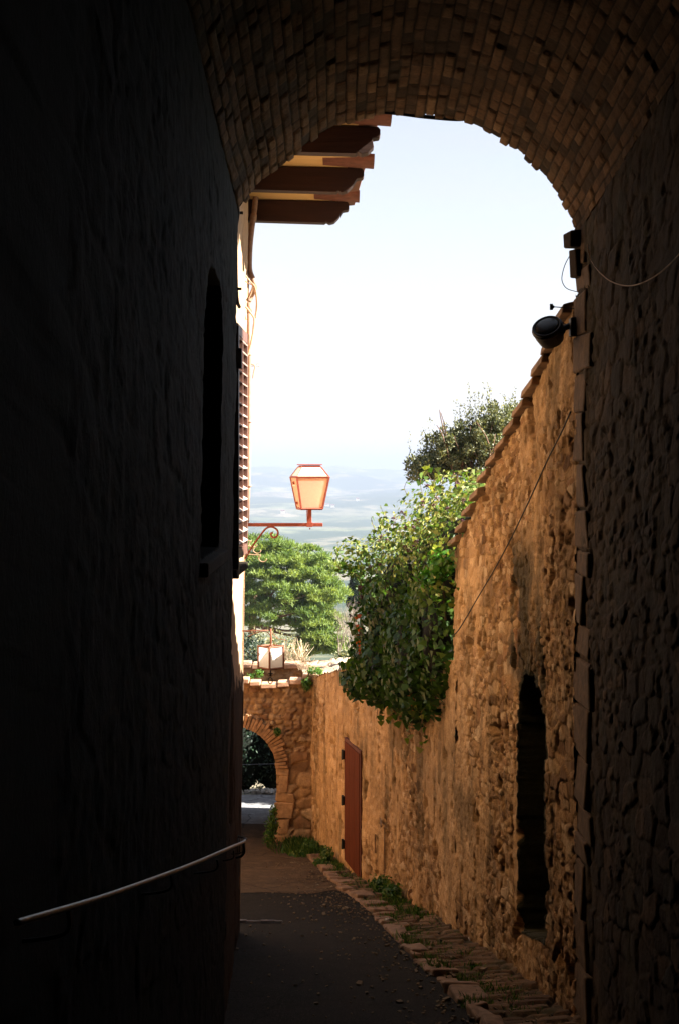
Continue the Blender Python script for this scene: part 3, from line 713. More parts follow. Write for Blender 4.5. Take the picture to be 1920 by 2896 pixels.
# housing: a tapered box, turned a few degrees
cxw = Vector(lg(876, 1438)); Rz = Matrix.Rotation(math.radians(13), 3, 'Z')
def ring(h, r): return [cxw + Rz @ Vector((sx * r, sy * r, h)) for sx, sy in ((-1, -1), (1, -1), (1, 1), (-1, 1))]
z0, z1, z2, z3 = 0.0, .345, .455, .482
r0, r1, r2 = .117, .178, .105
R0, R1, R2 = ring(z0, r0), ring(z1, r1), ring(z2, r2)
m = MB()
def bar(p, q, t): m.tube([p, q], t, 4)
for i in range(4):
    j = (i + 1) % 4
    bar(R0[i], R0[j], .014); bar(R1[i], R1[j], .012); bar(R2[i], R2[j], .008); bar(R0[i], R1[i], .013); bar(R1[i], R2[i], .008)
child(m.build('frame', M['lamp_red']), lamp)
t = NT('lantern_glass')
tr = t.n('ShaderNodeBsdfTranslucent'); n_ = t.noise(40, 3)
t.l(t.ramp(n_, [(.3, (.74, .46, .31)), (.7, (.80, .53, .37))]), tr.inputs['Color'])
p_ = t.principled((.85, .72, .56), .35, spec=.4); mx = t.n('ShaderNodeMixShader'); mx.inputs[0].default_value = .72
t.l(p_, mx.inputs[1]); t.l(tr.outputs[0], mx.inputs[2]); M['lglass'] = t.done(mx.outputs[0])
for i in range(4):
    j = (i + 1) % 4; m = MB(); m.add([R0[i] * .999 + cxw * .001, R0[j], R1[j], R1[i]], [(0, 1, 2, 3)]); child(m.build('glass_pane', M['lglass']), lamp)
m = MB()
for i in range(4): m.add([R1[i], R1[(i + 1) % 4], R2[(i + 1) % 4], R2[i]], [(0, 1, 2, 3)])
t = NT('roof_glass'); M['roof_glass'] = t.done(t.principled((.80, .72, .66), .25, spec=.5))
child(m.build('roof_glass', M['roof_glass']), lamp)
m = MB(); m.box(cxw + Vector((0, 0, z2 + .012)), (.20, .20, .012), Rz); m.box(cxw + Vector((0, 0, z2 + .026)), (.235, .235, .010), Rz); child(m.build('cap', M['lamp_red']), lamp)
m = MB()
for h_ in (.28, .06):
    m = MB(); q = R0[3].lerp(R1[3], h_ / .345).lerp(R0[0].lerp(R1[0], h_ / .345), .5) ; m.box(q + Vector((-.012, 0, 0)), (.02, .05, .03)); child(m.build('latch', M['lamp_red']), lamp)

# ---- box lantern hanging from the second bracket
YB2 = 15.7
lan = thing('hanging_lantern', 'square rusty lantern with frosted panes hung corner-on above the archway', 'lantern', P(766, 1890, YB2))
def lb(px, py, dy=0): x, y, z = P(px, py, YB2); return (x, y + dy, z)
m = MB(); m.tube([lb(686, 1784), lb(730, 1783), lb(764, 1783)], .0065, 6); m.tube(smooth_path([lb(686, 1785), lb(720, 1788), lb(752, 1786), lb(762, 1793), lb(767, 1800)]), .005, 6)
m.tube(smooth_path([lb(769, 1788), lb(780, 1800), lb(790, 1807), lb(810, 1810)]), .004, 5); m.tube(smooth_path([lb(702, 1800), lb(720, 1792), lb(735, 1789)]), .0035, 5)
child(m.build('bracket', M['rust_iron'], smooth=True), lan)
cb = Vector(lb(767, 1858)); hs = .098
m = MB(); m.tube([lb(767, 1778), lb(767, 1800), lb(767, 1806), lb(768, 1828)], [.009, .010, .014, .009], 8); m.lathe([(.02, 0), (.028, .012), (.012, .03), (.006, .05)], 10, Matrix.Translation(Vector(lb(768, 1824)) - Vector((0, 0, .02))))
child(m.build('hanger', M['rust_iron'], smooth=True), lan)
Rl = Matrix.Rotation(math.radians(42), 3, 'Z'); hz = .118
cs = [cb + Rl @ Vector((sx * hs, sy * hs, 0)) for sx, sy in ((-1, -1), (1, -1), (1, 1), (-1, 1))]
m = MB()
for c in cs: m.box(c, (.016, .016, 2 * hz + .02), Rl)
for i in range(4):
    j = (i + 1) % 4; mid = (cs[i] + cs[j]) / 2
    for s_ in (-1, 1): m.tube([cs[i] + Vector((0, 0, s_ * hz)), cs[j] + Vector((0, 0, s_ * hz))], .010, 4)
m.tube([cs[0] + Vector((0, 0, hz)), cs[2] + Vector((0, 0, hz))], .006, 4); m.tube([cs[1] + Vector((0, 0, hz)), cs[3] + Vector((0, 0, hz))], .006, 4)
child(m.build('frame', M['rust_iron']), lan)
t = NT('frosted_glass'); wv_ = t.n('ShaderNodeTexWave', wave_type='BANDS', bands_direction='Z'); wv_.inputs['Scale'].default_value = 22; t.l(t.pos(), wv_.inputs['Vector'])
pr_ = t.principled((.72, .68, .62), .35, t.bump(wv_.outputs['Fac'], .003), spec=.4); tr = t.n('ShaderNodeBsdfTranslucent'); tr.inputs['Color'].default_value = (.85, .82, .78, 1)
mx = t.n('ShaderNodeMixShader'); mx.inputs[0].default_value = .45; t.l(pr_, mx.inputs[1]); t.l(tr.outputs[0], mx.inputs[2]); M['frost'] = t.done(mx.outputs[0])
for i in range(4):
    j = (i + 1) % 4; m = MB(); up = Vector((0, 0, hz - .008)); k0 = (cb - (cs[i] + cs[j]) / 2).normalized() * .003
    m.add([cs[i] - up + k0, cs[j] - up + k0, cs[j] + up + k0, cs[i] + up + k0], [(0, 1, 2, 3)]); child(m.build('glass_pane', M['frost']), lan)
m = MB(); m.tube([lb(767, 1888), lb(766, 1900), lb(766, 1912)], [.014, .008, .012], 8); m.box(lb(766, 1905), (.05, .012, .012))
m.tube([lb(765.5 + 6 * math.cos(q), 1925 + 9 * math.sin(q)) for q in np.linspace(0, 6.2832, 14)], .0065, 6)
child(m.build('ring_finial', M['black_iron'], smooth=True), lan)

# ------------------------------------------------------------------ floodlight, rod, wires at the right jamb
spot = thing('floodlight', 'round black floodlight on a knuckle arm at the right arch jamb', 'light', P(1600, 940, 10.55))
YS = 10.6
Mx = Matrix.Translation(Vector(P(1551, 944, YS))) @ Matrix(((.89, -.30, -.34, 0), (0, .75, -.66, 0), (.45, .59, .67, 0), (0, 0, 0, 1)))
ax = Vector((-.30, -.55, .55)).normalized()
q = Vector((0, 0, 1)).rotation_difference(ax).to_matrix().to_4x4()
Mx = Matrix.Translation(Vector(P(1553, 945, YS))) @ q
m = MB(); m.lathe([(.02, -.085), (.07, -.08), (.093, -.06), (.108, .0), (.116, .05), (.119, .053), (.119, .066), (.113, .07), (.113, .082), (.107, .088), (.10, .088), (.096, .082)], 40, Mx)
child(m.build('lamp_head', M['black_iron'], smooth=False, bevel=.002), spot)
for po in spot.children[0].data.polygons: po.use_smooth = len(po.vertices) == 4
t = NT('dark_lens'); M['lens'] = t.done(t.principled((.008, .009, .008), .3, spec=.25))
m = MB(); m.lathe([(.098, .080), (.08, .088), (.04, .094), (.005, .096)], 32, Mx); child(m.build('lens', M['lens'], smooth=True), spot)
m = MB(); m.lathe([(.03, -.03), (.038, -.02), (.038, .02), (.03, .03)], 14, Matrix.Translation(Vector(P(1583, 933, YS))) @ Matrix.Rotation(1.2, 4, 'Y'))
m.tube([P(1580, 935, YS), P(1600, 925, YS), P(1614, 921, YS)], [.03, .021, .026], 12); m.tube(smooth_path([P(1586, 918, YS), P(1590, 912, YS - .02), P(1596, 916, YS), P(1603, 917, YS)]), .003, 5)
child(m.build('knuckle_arm', M['black_iron'], smooth=True), spot)
m = MB(); m.box(P(1624, 925, YS - .03), (.075, .10, .14)); child(m.build('junction_box', M['black_iron'], bevel=.01), spot)
m = MB(); m.tube([P(1556, 867, YS), P(1645, 874, YS)], .0042, 6); m.box(P(1558, 868, YS), (.022, .022, .044)); m.box(P(1562, 868, YS), (.018, .03, .02))
tag(m.build('threaded_rod', M['black_iron']), 'thin black rod with a square nut jutting above the floodlight', 'rod')
m = MB(); m.tube(smooth_path([P(1636, 693, 10.45), P(1618, 712, 10.5), P(1598, 745, 10.55), P(1588, 780, 10.55), P(1590, 800, 10.55), P(1602, 816, 10.5), P(1626, 824, 10.45), P(1640, 826, 10.4)]), .0032, 6)
tag(m.build('loop_wire', M['cable_black'], smooth=True), 'thin dark wire making a loop against the sky at the arch jamb', 'wire')
m = MB(); wp = [(1660, 692, 9.95), (1668, 730, 9.8), (1690, 765, 9.6), (1725, 795, 9.3), (1770, 808, 8.9), (1815, 800, 8.5), (1860, 775, 8.2), (1900, 740, 7.9), (1935, 700, 7.6)]
m.tube(smooth_path([P(a_, c_, (1.70 / (a_ - 960) * F)) for a_, c_, y_ in wp]), .0035, 6)
tag(m.build('sagging_wire', M['cable'], smooth=True), 'thin pale wire sagging across the dark stone of the right passage wall', 'wire')
m = MB(); pts = []
for (qx, qy) in ((1612, 1165), (1590, 1215), (1570, 1255), (1545, 1305), (1500, 1405), (1450, 1510), (1400, 1605), (1350, 1690), (1300, 1775), (1278, 1800)):
    Yc = 10.6
    for it in range(60):
        xw = float(wallx(Yc)) - .09; Yc += ((xw / ((qx - 960) / F)) - Yc) * .4
    pts.append(P(qx, qy, Yc))
m.tube(smooth_path(pts), .0065, 6)
tag(m.build('wall_cable', M['cable_black'], smooth=True), 'long dark cable slanting down the ochre wall towards the ivy', 'cable')
m = MB(); m.tube(smooth_path([P(1068, 318, 10.6), P(1130, 322, 10.6), P(1200, 330, 10.6), P(1290, 338, 10.6), P(1320, 336, 10.6)]), [.008 + .008 * math.sin(min(1, i / 24) * 3.1) for i in range(25)], 8)
tag(m.build('black_cable', M['cable_black'], smooth=True), 'thick black cable across the crown of the arch against the sky', 'cable')

# ------------------------------------------------------------------ handrail on the left wall
rail = thing('handrail', 'grey metal handrail descending the dark left wall to a barred end loop', 'handrail', (-.75, 8, -2.6))
def rp(px, py, X): Y = X / ((px - 960) / F); return P(px, py, Y)
rpts = [rp(65, 2606, -.675), rp(75, 2601, -.675), rp(300, 2534, -.682), rp(489, 2466, -.692), rp(560, 2438, -.70), rp(622, 2411, -.715), rp(660, 2394, -.80)]
e1 = P(690, 2381, 12.9); e2 = P(697, 2373, 13.2)
m = MB(); m.tube(smooth_path(rpts + [e1, e2], 8), [.0072 + .006 * i / 64 for i in range(65)], 10); child(m.build('rail', M['galv'], smooth=True), rail)
m = MB(); m.tube(smooth_path([e2, P(690, 2370, 13.3), P(674, 2366, 13.3)]), .011, 8)
m.tube(smooth_path([e1, P(692, 2400, 12.9), P(691, 2412, 12.9), P(682, 2422, 12.9), P(668, 2426, 12.9)]), .012, 8)
m.tube([P(691, 2372, 13.25), P(691, 2400, 12.92)], .006, 6); child(m.build('end_loop', M['black_iron'], smooth=True), rail)
for qx in (674, 680, 686): m = MB(); m.tube([P(qx, 2370, 13.1), P(qx, 2416, 13.0)], .006, 6); child(m.build('bar', M['black_iron'], smooth=True), rail)
for Yb in (3.6, 5.8, 8.0, 10.2, 12.2):
    zr = float(np.interp(Yb, [3.05, 13], [-.97, -3.4])); xr = -.685 if Yb < 9 else -.72 - .03 * (Yb - 9)
    m = MB(); m.tube(smooth_path([(xr, Yb, zr - .01), (xr - .01, Yb, zr - .07), (xr - .14, Yb, zr - .09)]), .006, 6); child(m.build('bracket', M['black_iron'], smooth=True), rail)

# ------------------------------------------------------------------ arched wall at the foot of the lane
aw = thing('arched_wall', 'rubble wall with a brick archway closing the foot of the lane', 'wall', (-1.5, 26.3, -6.9))
X0, X1 = -5.2, -.42; nx, nz = 190, 125
Xs = np.linspace(X0, X1, nx)[:, None]; T = np.linspace(0, 1, nz)[None, :]
topx = lambda X: np.interp(X, [-5.2, -1.9, -1.3, -.9, -.45], [-3.85, -3.86, -3.98, -3.93, -3.78])
Z = -7.3 * (1 - T) + (topx(Xs)) * T; Xg = Xs + 0 * Z
e, sid = rubble(Xg + .12 * (fbm(Xg * 2, Z * 2, 5) - .5), Z + .1 * (fbm(Xg * 2, Z * 2, 6) - .5), .33, .2, 51)
e2, sid2 = rubble(Xg + .1 * (fbm(Xg * 2, Z * 2, 5) - .5), Z, .15, .10, 53)
up = sm(-5.4, -4.9, Z); e = e * (1 - up) + e2 * up; sid = np.where(up > .5, sid2, sid)
d = sm(0, .22, e) * .06 * (.2 + .8 * sid) + .08 * (fbm(Xg, Z, 7) - .5) + .03 * (fbm(Xg * 9, Z * 9, 9) - .5) + up * .07 * (fbm(Xg * 5, Z * 5, 12, 3) - .5)
AC, AR, AZ = -1.94, .79, P(0, 2172, 26.2)[2]
inside = (np.abs(Xg - AC) < AR) & (Z < AZ) | ((Xg - AC) ** 2 + (Z - AZ) ** 2 < AR * AR)
Vt = np.stack([Xg, 26.2 - d - .0 * Xg, Z], -1).reshape(-1, 3); Q = gridq(nx, nz); ins = inside.ravel()[Q].all(axis=1)
child(mesh('wall_face', Vt, None, M['arch_stone'], None, {'sid': sid, 'mor': 1 - sm(.02, .14, e), 'pla': .6 * sm(.55, .62, fbm(Xg * 1.2, Z * 1.2, 77))}, True, quads=Q[~ins]), aw)
m = MB(); nb = 44
for i in range(nb):                                # voussoir bricks
    q = math.pi * (i + .5) / nb; ln = random.uniform(.20, .30); r_ = AR - .015 + ln / 2 + random.uniform(-.01, .01)
    R = Matrix.Rotation(-(q) , 3, 'Y')
    m.box((AC + r_ * math.cos(q), 26.20 + random.uniform(-.012, .012), AZ + r_ * math.sin(q)), (ln, .16, math.pi * AR / nb * random.uniform(.9, 1.0)), R, .006)
child(m.build('arch_ring', simple('arch_brick', (.36, .20, .095), .9, 0, var=.55, scale=11, bump=.008), bevel=.008), aw)
m = MB(); zz = -7.2                                 # dressed jamb blocks
while zz < AZ - .05:
    h_ = min(random.uniform(.16, .34), AZ - zz); w_ = random.uniform(.26, .42)
    m.box((AC + AR + w_ / 2 - .03, 26.205, zz + h_ / 2), (w_ * random.uniform(.5, 1.1), .13, h_ - .012), Matrix.Rotation(random.uniform(-.03, .03), 3, 'Y'), .025); zz += h_
child(m.build('jamb_blocks', simple('jamb_block', (.40, .24, .12), .9, 0, var=.5, scale=8, bump=.01), bevel=.02), aw)
m = MB(); na = 24; V = []; Fc = []                  # barrel under the arch
pr = [(AC + AR, -7.4)] + [(AC + AR * math.cos(math.pi * i / na), AZ + AR * math.sin(math.pi * i / na)) for i in range(na + 1)] + [(AC - AR, -7.4)]
for (x, z) in pr: V += [(x, 26.2, z), (x, 29.5, z)]
for i in range(len(pr) - 1): Fc.append((2 * i, 2 * i + 1, 2 * i + 3, 2 * i + 2))
m.add(V, Fc); child(m.build('arch_barrel', M['arch_stone']), aw)
V = [];                                            # back face and walkway on top
m = MB(); N = len(pr); cxa = AC
inner = [(x, 29.5, z) for x, z in pr]; outer = []
for (x, z) in pr:
    if z < -7.3: outer.append((X0 if x < cxa else -.35, 29.5, -7.4))
    else:
        dx, dz = x - cxa, z - AZ; k = min(((-.35 - cxa) if dx > 0 else (X0 - cxa)) / dx if abs(dx) > 1e-5 else 1e9, (-4.05 - AZ) / dz if dz > 1e-5 else 1e9)
        outer.append((cxa + dx * k, 29.5, AZ + dz * k))
m.add(inner + outer, [(i, i + 1, N + i + 1, N + i) for i in range(N - 1)])
m.add([(X0, 26.25, -4.05), (-.3, 26.25, -4.0), (-.3, 29.5, -4.35), (X0, 29.5, -4.35)], [(0, 1, 2, 3)])
child(m.build('walkway', M['arch_stone']), aw)
x = X0
m = MB()
while x < -.47:
    ln = random.uniform(.2, .3); xm = min(x + ln / 2, -.5)
    m.box((xm, 26.22, float(topx(xm)) + .02), (ln - .012, .34, .085), Matrix.Rotation(random.uniform(-.03, .03), 3, 'Y'), .006); x += ln
child(m.build('coping', M['coping'], bevel=.012), aw)
pw = thing('parapet_wall', 'low stone parapet behind the archway top with bright stone coping', 'wall', (-1.6, 29, -4.3))
nx, nz = 120, 22; Xs = np.linspace(-5.2, -.1, nx)[:, None]; T = np.linspace(0, 1, nz)[None, :]
Z = -4.75 * (1 - T) + (-4.02) * T + 0 * Xs; Xg = Xs + 0 * Z; e, sid = rubble(Xg, Z, .25, .13, 61)
child(mesh('wall_face', np.stack([Xg, 29.0 - .05 * sm(0, .2, e) * sid, Z], -1).reshape(-1, 3), None, M['arch_stone'], None, {'sid': sid, 'mor': 1 - sm(.02, .14, e), 'pla': 0 * e}, True, quads=gridq(nx, nz)), pw)
m = MB(); x = -5.2
while x < -.15:
    ln = random.uniform(.3, .5); m.box((x + ln / 2, 29.2, -3.99 + random.uniform(-.015, .015)), (ln - .015, .55, .08), None, .015); x += ln
m.box((-2.65, 29.3, -4.42), (5.1, .3, .78)); child(m.build('coping', M['coping'], bevel=.012), pw)

# ------------------------------------------------------------------ leaves
LEAF_IVY = np.array([(0, 0), (.42, .12), (.62, .05), (.40, .52), (0, 1.0), (-.40, .52), (-.62, .05), (-.42, .12)]) * np.array([1, 1])
LEAF_OVAL = np.array([(0, 0), (.28, .35), (.22, .7), (0, 1), (-.22, .7), (-.28, .35)])
LEAF_NEEDLE = np.array([(-.09, 0), (.09, 0), (.05, 1), (-.05, 1)])
LEAF_BLADE = np.array([(-.5, 0), (.5, 0), (.28, .6), (0, 1.0), (-.28, .6)])
def leaves(name, mat, Pn, Nn, D, size, shape, rnd, parent=None, width=1.0, fold=.15, tip=None):
    """Pn points, Nn face normals, D direction of the leaf's tip (made orthogonal to N)"""
    n = len(Pn); k = len(shape)
    N = Nn / (np.linalg.norm(Nn, axis=1, keepdims=True) + 1e-9)
    D = D - N * (D * N).sum(1, keepdims=True); D /= (np.linalg.norm(D, axis=1, keepdims=True) + 1e-9)
    S_ = np.cross(N, D); size = np.asarray(size).reshape(-1, 1, 1)
    a = shape[None, :, 0:1] * width; b_ = shape[None, :, 1:2]
    V = Pn[:, None, :] + size * (a * S_[:, None, :] + b_ * D[:, None, :] - fold * (b_ ** 2 + np.abs(a)) * N[:, None, :])
    Q = np.arange(n * k).reshape(n, k)
    return mesh(name, V.reshape(-1, 3), None, mat, parent, {'rnd': np.repeat(rnd, k)}, quads=Q)
def unit(n, rng=RNG):
    v = rng.normal(size=(n, 3)); return v / np.linalg.norm(v, axis=1, keepdims=True)
def shell(ells, n, rng=RNG, lo=.82, hi=1.06, bump=.22, fs=2.4):
    """points near the surface of a union of ellipsoids with a lumpy surface; returns points, normals"""
    ar = np.array([(e[3] * e[4] + e[4] * e[5] + e[3] * e[5]) for e in ells]); ar = ar / ar.sum()
    which = rng.choice(len(ells), n, p=ar); E = np.array(ells)
    u_ = unit(n, rng); c = E[which, :3]; r = E[which, 3:6]
    lump = fbm(u_[:, 0] * fs + which * 3.1 + 9, u_[:, 1] * fs + u_[:, 2] * fs * 1.3 + 5, 3, 3) - .5
    rad = rng.uniform(lo, hi, n) * (1 + bump * 2 * lump)
    Pn = c + u_ * r * rad[:, None]; N = u_ / r; N /= np.linalg.norm(N, axis=1, keepdims=True)
    keep = np.ones(n, bool)
    for i, e_ in enumerate(ells):
        q_ = ((Pn - E[i, :3]) / E[i, 3:6]); keep &= ~((np.linalg.norm(q_, axis=1) < .74) & (which != i))
    return Pn[keep], N[keep]
def core(name, ells, mat, parent, k=.78):
    m = MB()
    for e_ in ells:
        V = []; Fc = []; nu, nv = 18, 12
        for i in range(nv + 1):
            for j in range(nu):
                th = math.pi * i / nv; ph = 2 * math.pi * j / nu; f_ = k * (1 + .12 * math.sin(3 * ph + 5 * th))
                V.append((e_[0] + e_[3] * f_ * math.sin(th) * math.cos(ph), e_[1] + e_[4] * f_ * math.sin(th) * math.sin(ph), e_[2] + e_[5] * f_ * math.cos(th)))
        for i in range(nv):
            for j in range(nu): Fc.append((i * nu + j, i * nu + (j + 1) % nu, (i + 1) * nu + (j + 1) % nu, (i + 1) * nu + j))
        m.add(V, Fc)
    return child(m.build(name, mat, smooth=True), parent)

# ---- the ivy
ivy = thing('ivy', 'large mass of ivy spilling over the garden wall beside the lane', 'ivy', (1.0, 18.6, -3))
EI = [(1.75, 16.9, -1.10, .95, 1.3, 1.02), (1.55, 18.4, -1.35, 1.0, 1.3, 1.2), (.95, 19.4, -1.75, .62, 1.2, 1.05), (.72, 19.9, -2.35, .55, 1.0, .95),
      (2.1, 17.6, -.72, .9, 1.2, .72), (1.22, 17.0, -1.9, .42, 1.0, 1.0), (.95, 18.0, -2.35, .42, 1.1, .82), (.60, 19.2, -2.68, .40, .8, .46), (.30, 20.2, -2.88, .26, .5, .34), (.17, 20.0, -1.22, .28, .35, .26), (.55, 20.0, -1.35, .4, .7, .4)]
Pn, N = shell(EI, 27000, lo=.72, hi=1.1)
D = np.tile(np.array([[-.15, 0, -1.0]]), (len(Pn), 1)) + RNG.normal(0, .35, (len(Pn), 3))
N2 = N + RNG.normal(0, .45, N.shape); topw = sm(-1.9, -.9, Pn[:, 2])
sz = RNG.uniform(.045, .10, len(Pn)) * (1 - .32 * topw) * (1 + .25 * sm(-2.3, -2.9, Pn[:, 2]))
rnd = np.clip(RNG.normal(.24, .15, len(Pn)) + .62 * topw * RNG.uniform(.2, 1.2, len(Pn)), 0, 1)  # paler towards the top: mature leaves, plus sunlight put into the colour
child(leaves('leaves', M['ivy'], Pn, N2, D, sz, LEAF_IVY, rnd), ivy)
core('stems', EI[:4] + EI[5:8], simple('ivy_core', (.015, .014, .008), .95, 0), ivy, .60)
M['shoot'] = simple('ivy_shoot', (.12, .07, .03), .8, 0)
# trailing shoots at the bottom and twigs on top
m = MB(); lp = []
for i in range(26):
    x0_ = random.uniform(.35, 1.05); y0_ = random.uniform(18.0, 20.0) if x0_ < .8 else random.uniform(16.6, 18.2); x0_ = float(wallx(y0_)) - random.uniform(.06, .22)
    p_ = Vector((x0_, y0_, random.uniform(-3.1, -2.7))); pts = [p_.copy()]
    for k in range(6):
        p_ = p_ + Vector((random.uniform(-.05, .03), random.uniform(-.09, .09), random.uniform(-.11, -.02))); pts.append(p_.copy())
        if random.random() < .8: lp.append(p_.copy())
    m.tube(smooth_path(pts, 3), .004, 4); child(m.build('shoot', M['shoot']), ivy); m = MB()
for i in range(46):
    e_ = random.choice(EI[:3]); th = random.uniform(0, 6.28); p_ = Vector((e_[0] + e_[3] * .7 * math.cos(th), e_[1] + e_[4] * .6 * math.sin(th), e_[2] + e_[5] * .85)); pts = [p_.copy()]
    for k in range(4):
        p_ = p_ + Vector((random.uniform(-.05, .05), random.uniform(-.05, .05), random.uniform(.03, .10))); pts.append(p_.copy())
        if random.random() < .9: lp.append(p_.copy())
    m.tube(smooth_path(pts, 3), .0035, 4); child(m.build('shoot', M['shoot']), ivy); m = MB()
lp = np.array([tuple(q_) for q_ in lp])
child(leaves('shoot_leaves', M['ivy'], lp, unit(len(lp)) + np.array([[-.6, -.6, .3]]), np.tile([[0., 0, -1]], (len(lp), 1)) + RNG.normal(0, .3, (len(lp), 3)), RNG.uniform(.05, .10, len(lp)), LEAF_IVY, RNG.uniform(.3, .9, len(lp))), ivy)
# berries clusters
bc = None
for i in range(70):                                # berry clusters, one part each
    e_ = random.choice(EI[:4]); u_ = Vector((random.gauss(-.5, .6), random.gauss(-.4, .6), abs(random.gauss(.5, .5)))).normalized()
    c = Vector((e_[0] + u_.x * e_[3] * 1.10, e_[1] + u_.y * e_[4] * 1.10, e_[2] + u_.z * e_[5] * 1.10))
    if bc is None:
        m = MB()
        for k in range(9):
            o_ = Vector((random.gauss(0, .016), random.gauss(0, .016), random.gauss(0, .016))); m.lathe([(.001, -.009), (.008, -.004), (.008, .004), (.001, .009)], 5, Matrix.Translation(o_)); m.tube([(0, 0, -.03), tuple(o_)], .003, 3)
        bc = m.build('berry_cluster', M['berry']); o = bc
    else:
        o = bc.copy(); COL.objects.link(o)
    o.location = c; o.rotation_euler = (random.uniform(0, 3), random.uniform(0, 3), 0); child(o, ivy)
rp_ = np.array([P(1160 + random.uniform(-8, 8), 1985 + random.uniform(-28, 30), 17.4) for i in range(7)] + [P(1012 + random.uniform(-6, 6), 1790 + random.uniform(-70, 60), 19.3) for i in range(12)])
child(leaves('red_leaves', M['ivy_red'], rp_, unit(len(rp_)) + np.array([[0, -1.2, 0]]), np.tile([[0., 0, -1]], (len(rp_), 1)), RNG.uniform(.035, .07, len(rp_)), LEAF_IVY, RNG.uniform(0, 1, len(rp_))), ivy)
# bright leaf clump: a patch of sun on the ivy put into its green
sunp = thing('sun_patch_clump', 'small leaf clump in the ivy, a sun patch put into its bright green', 'shrub', P(1240, 1640, 16.2))
Pn, N = shell([(*P(1252, 1595, 16.15), .17, .2, .14), (*P(1215, 1640, 16.3), .12, .15, .10)], 330, lo=.5, hi=1.1)
child(leaves('leaves', leaf_mat('sun_patch_leaf', [(0, (.03, .12, .015)), (1, (.12, .30, .04))], .35, .35), Pn, N + RNG.normal(0, .6, N.shape), RNG.normal(0, 1, N.shape) + np.array([[0, 0, .4]]), RNG.uniform(.06, .11, len(Pn)), LEAF_OVAL, RNG.uniform(0, 1, len(Pn))), sunp)
m = MB(); m.tube(smooth_path([P(1262, 1800, 16.3), P(1255, 1700, 16.3), P(1250, 1600, 16.2)]), .012, 6); child(m.build('stem', M['bark']), sunp)

# ---- generic branching for trunks
def branches(m, p, d, r, L_, depth, spread=.6, up=.15, n=3, tips=None):
    pts = [p.copy()]; q_ = p.copy(); dd = d.normalized()
    for i in range(4):
        dd = (dd + Vector((random.gauss(0, .12), random.gauss(0, .12), random.gauss(0, .12) + up * .2))).normalized(); q_ = q_ + dd * L_ / 4; pts.append(q_.copy())
    m.tube(pts, [r * (1 - .12 * i) for i in range(5)], 6 if r > .03 else 3)
    if depth == 0:
        if tips is not None: tips.append(q_.copy())
        return
    for i in range(n):
        nd = (dd + Vector((random.gauss(0, spread), random.gauss(0, spread), random.gauss(up, spread * .6)))).normalized()
        branches(m, pts[random.randint(2, 4)], nd, r * .55, L_ * random.uniform(.6, .8), depth - 1, spread, up, n, tips)

# ---- stone pine beyond the archway
YPN = 80.0
pine = thing('pine_tree', 'broad rounded bright green pine beyond the archway', 'tree', (P(712, 1870, YPN)[0], YPN, tz(-4.9, YPN) - .2))
def pe(px, py, r1, r2, dy=0): x, y, z = P(px, py, YPN + dy); return (x, y, z, r1, r1 * 1.05, r2)
EP = [pe(705, 1560, 1.9, 1.35), pe(640, 1630, 2.2, 1.9), pe(790, 1595, 1.9, 1.3), pe(875, 1640, 1.55, 1.35), pe(940, 1660, .95, 1.1), pe(760, 1700, 1.9, 1.2, -.6), pe(660, 1730, 1.7, 1.2, -.4), pe(900, 1760, 1.25, .9, .3), pe(930, 1830, 1.05, .85), pe(830, 1770, 1.3, .9), pe(820, 1700, 1.5, 1.2), pe(870, 1830, .8, .6, 1), pe(950, 1740, .75, .7)]
sub = []
cb_ = P(765, 1695, YPN); RX, RZ = 4.25, 3.75
while len(sub) < 560:                              # a lumpy dome of needle tufts
    u_ = unit(1)[0]; k = random.uniform(.62, 1.0) * (1 + .14 * (float(fbm(np.array(u_[0] * 2.2 + 5), np.array(u_[2] * 2.2 + u_[1] * 2 + 3), 4, 3)) - .5) * 2)
    x, y, z = cb_[0] + u_[0] * RX * k, YPN + u_[1] * RX * .8 * k, cb_[2] + u_[2] * RZ * k
    qx, qy = 960 + x / y * F, 1330 - z / y * F
    if qy > 1775 and qx < 850: continue
    if qy > 1720 and qx < 850 and random.random() < .25: continue
    rr = random.uniform(.26, .55); sub.append((x, y, z, rr * 1.1, rr * 1.1, rr * .8))
for e_ in (pe(935, 1830, 1.0, .85), pe(870, 1830, .8, .6, 1), pe(900, 1780, 1.1, .8)):
    for i in range(40):
        u_ = unit(1)[0]; k = random.uniform(.3, 1.0); rr = random.uniform(.22, .42)
        sub.append((e_[0] + u_[0] * e_[3] * k, e_[1] + u_[1] * e_[4] * k, e_[2] + u_[2] * e_[5] * k, rr * 1.1, rr * 1.1, rr * .8))
sub = np.array(sub); npn = 170000; w_ = RNG.choice(len(sub), npn); u_ = unit(npn); u_[:, 2] = np.where(u_[:, 2] < -.3, -u_[:, 2] * .5, u_[:, 2])
Pn = sub[w_, :3] + u_ * sub[w_, 3:6] * RNG.uniform(.3, 1.0, (npn, 1)); Dn = u_ * .8 + np.array([[0, 0, .75]]) + RNG.normal(0, .3, (npn, 3))
tone = _h(w_ * 1.0, 2.0, 3.0)
child(leaves('crown', M['needle'], Pn, unit(npn), Dn, RNG.uniform(.12, .24, npn), LEAF_NEEDLE, np.clip(.36 + .42 * tone + RNG.normal(0, .13, npn), 0, 1), width=1.35, fold=0), pine)
m = MB(); tb = Vector((pine.location.x, YPN, pine.location.z)); 
m.tube(smooth_path([tb, tb + Vector((.05, 0, 3.0)), tb + Vector((-.1, 0, 6)), Vector(P(720, 1660, YPN))]), [.42 - .012 * i for i in range(19)], 10)
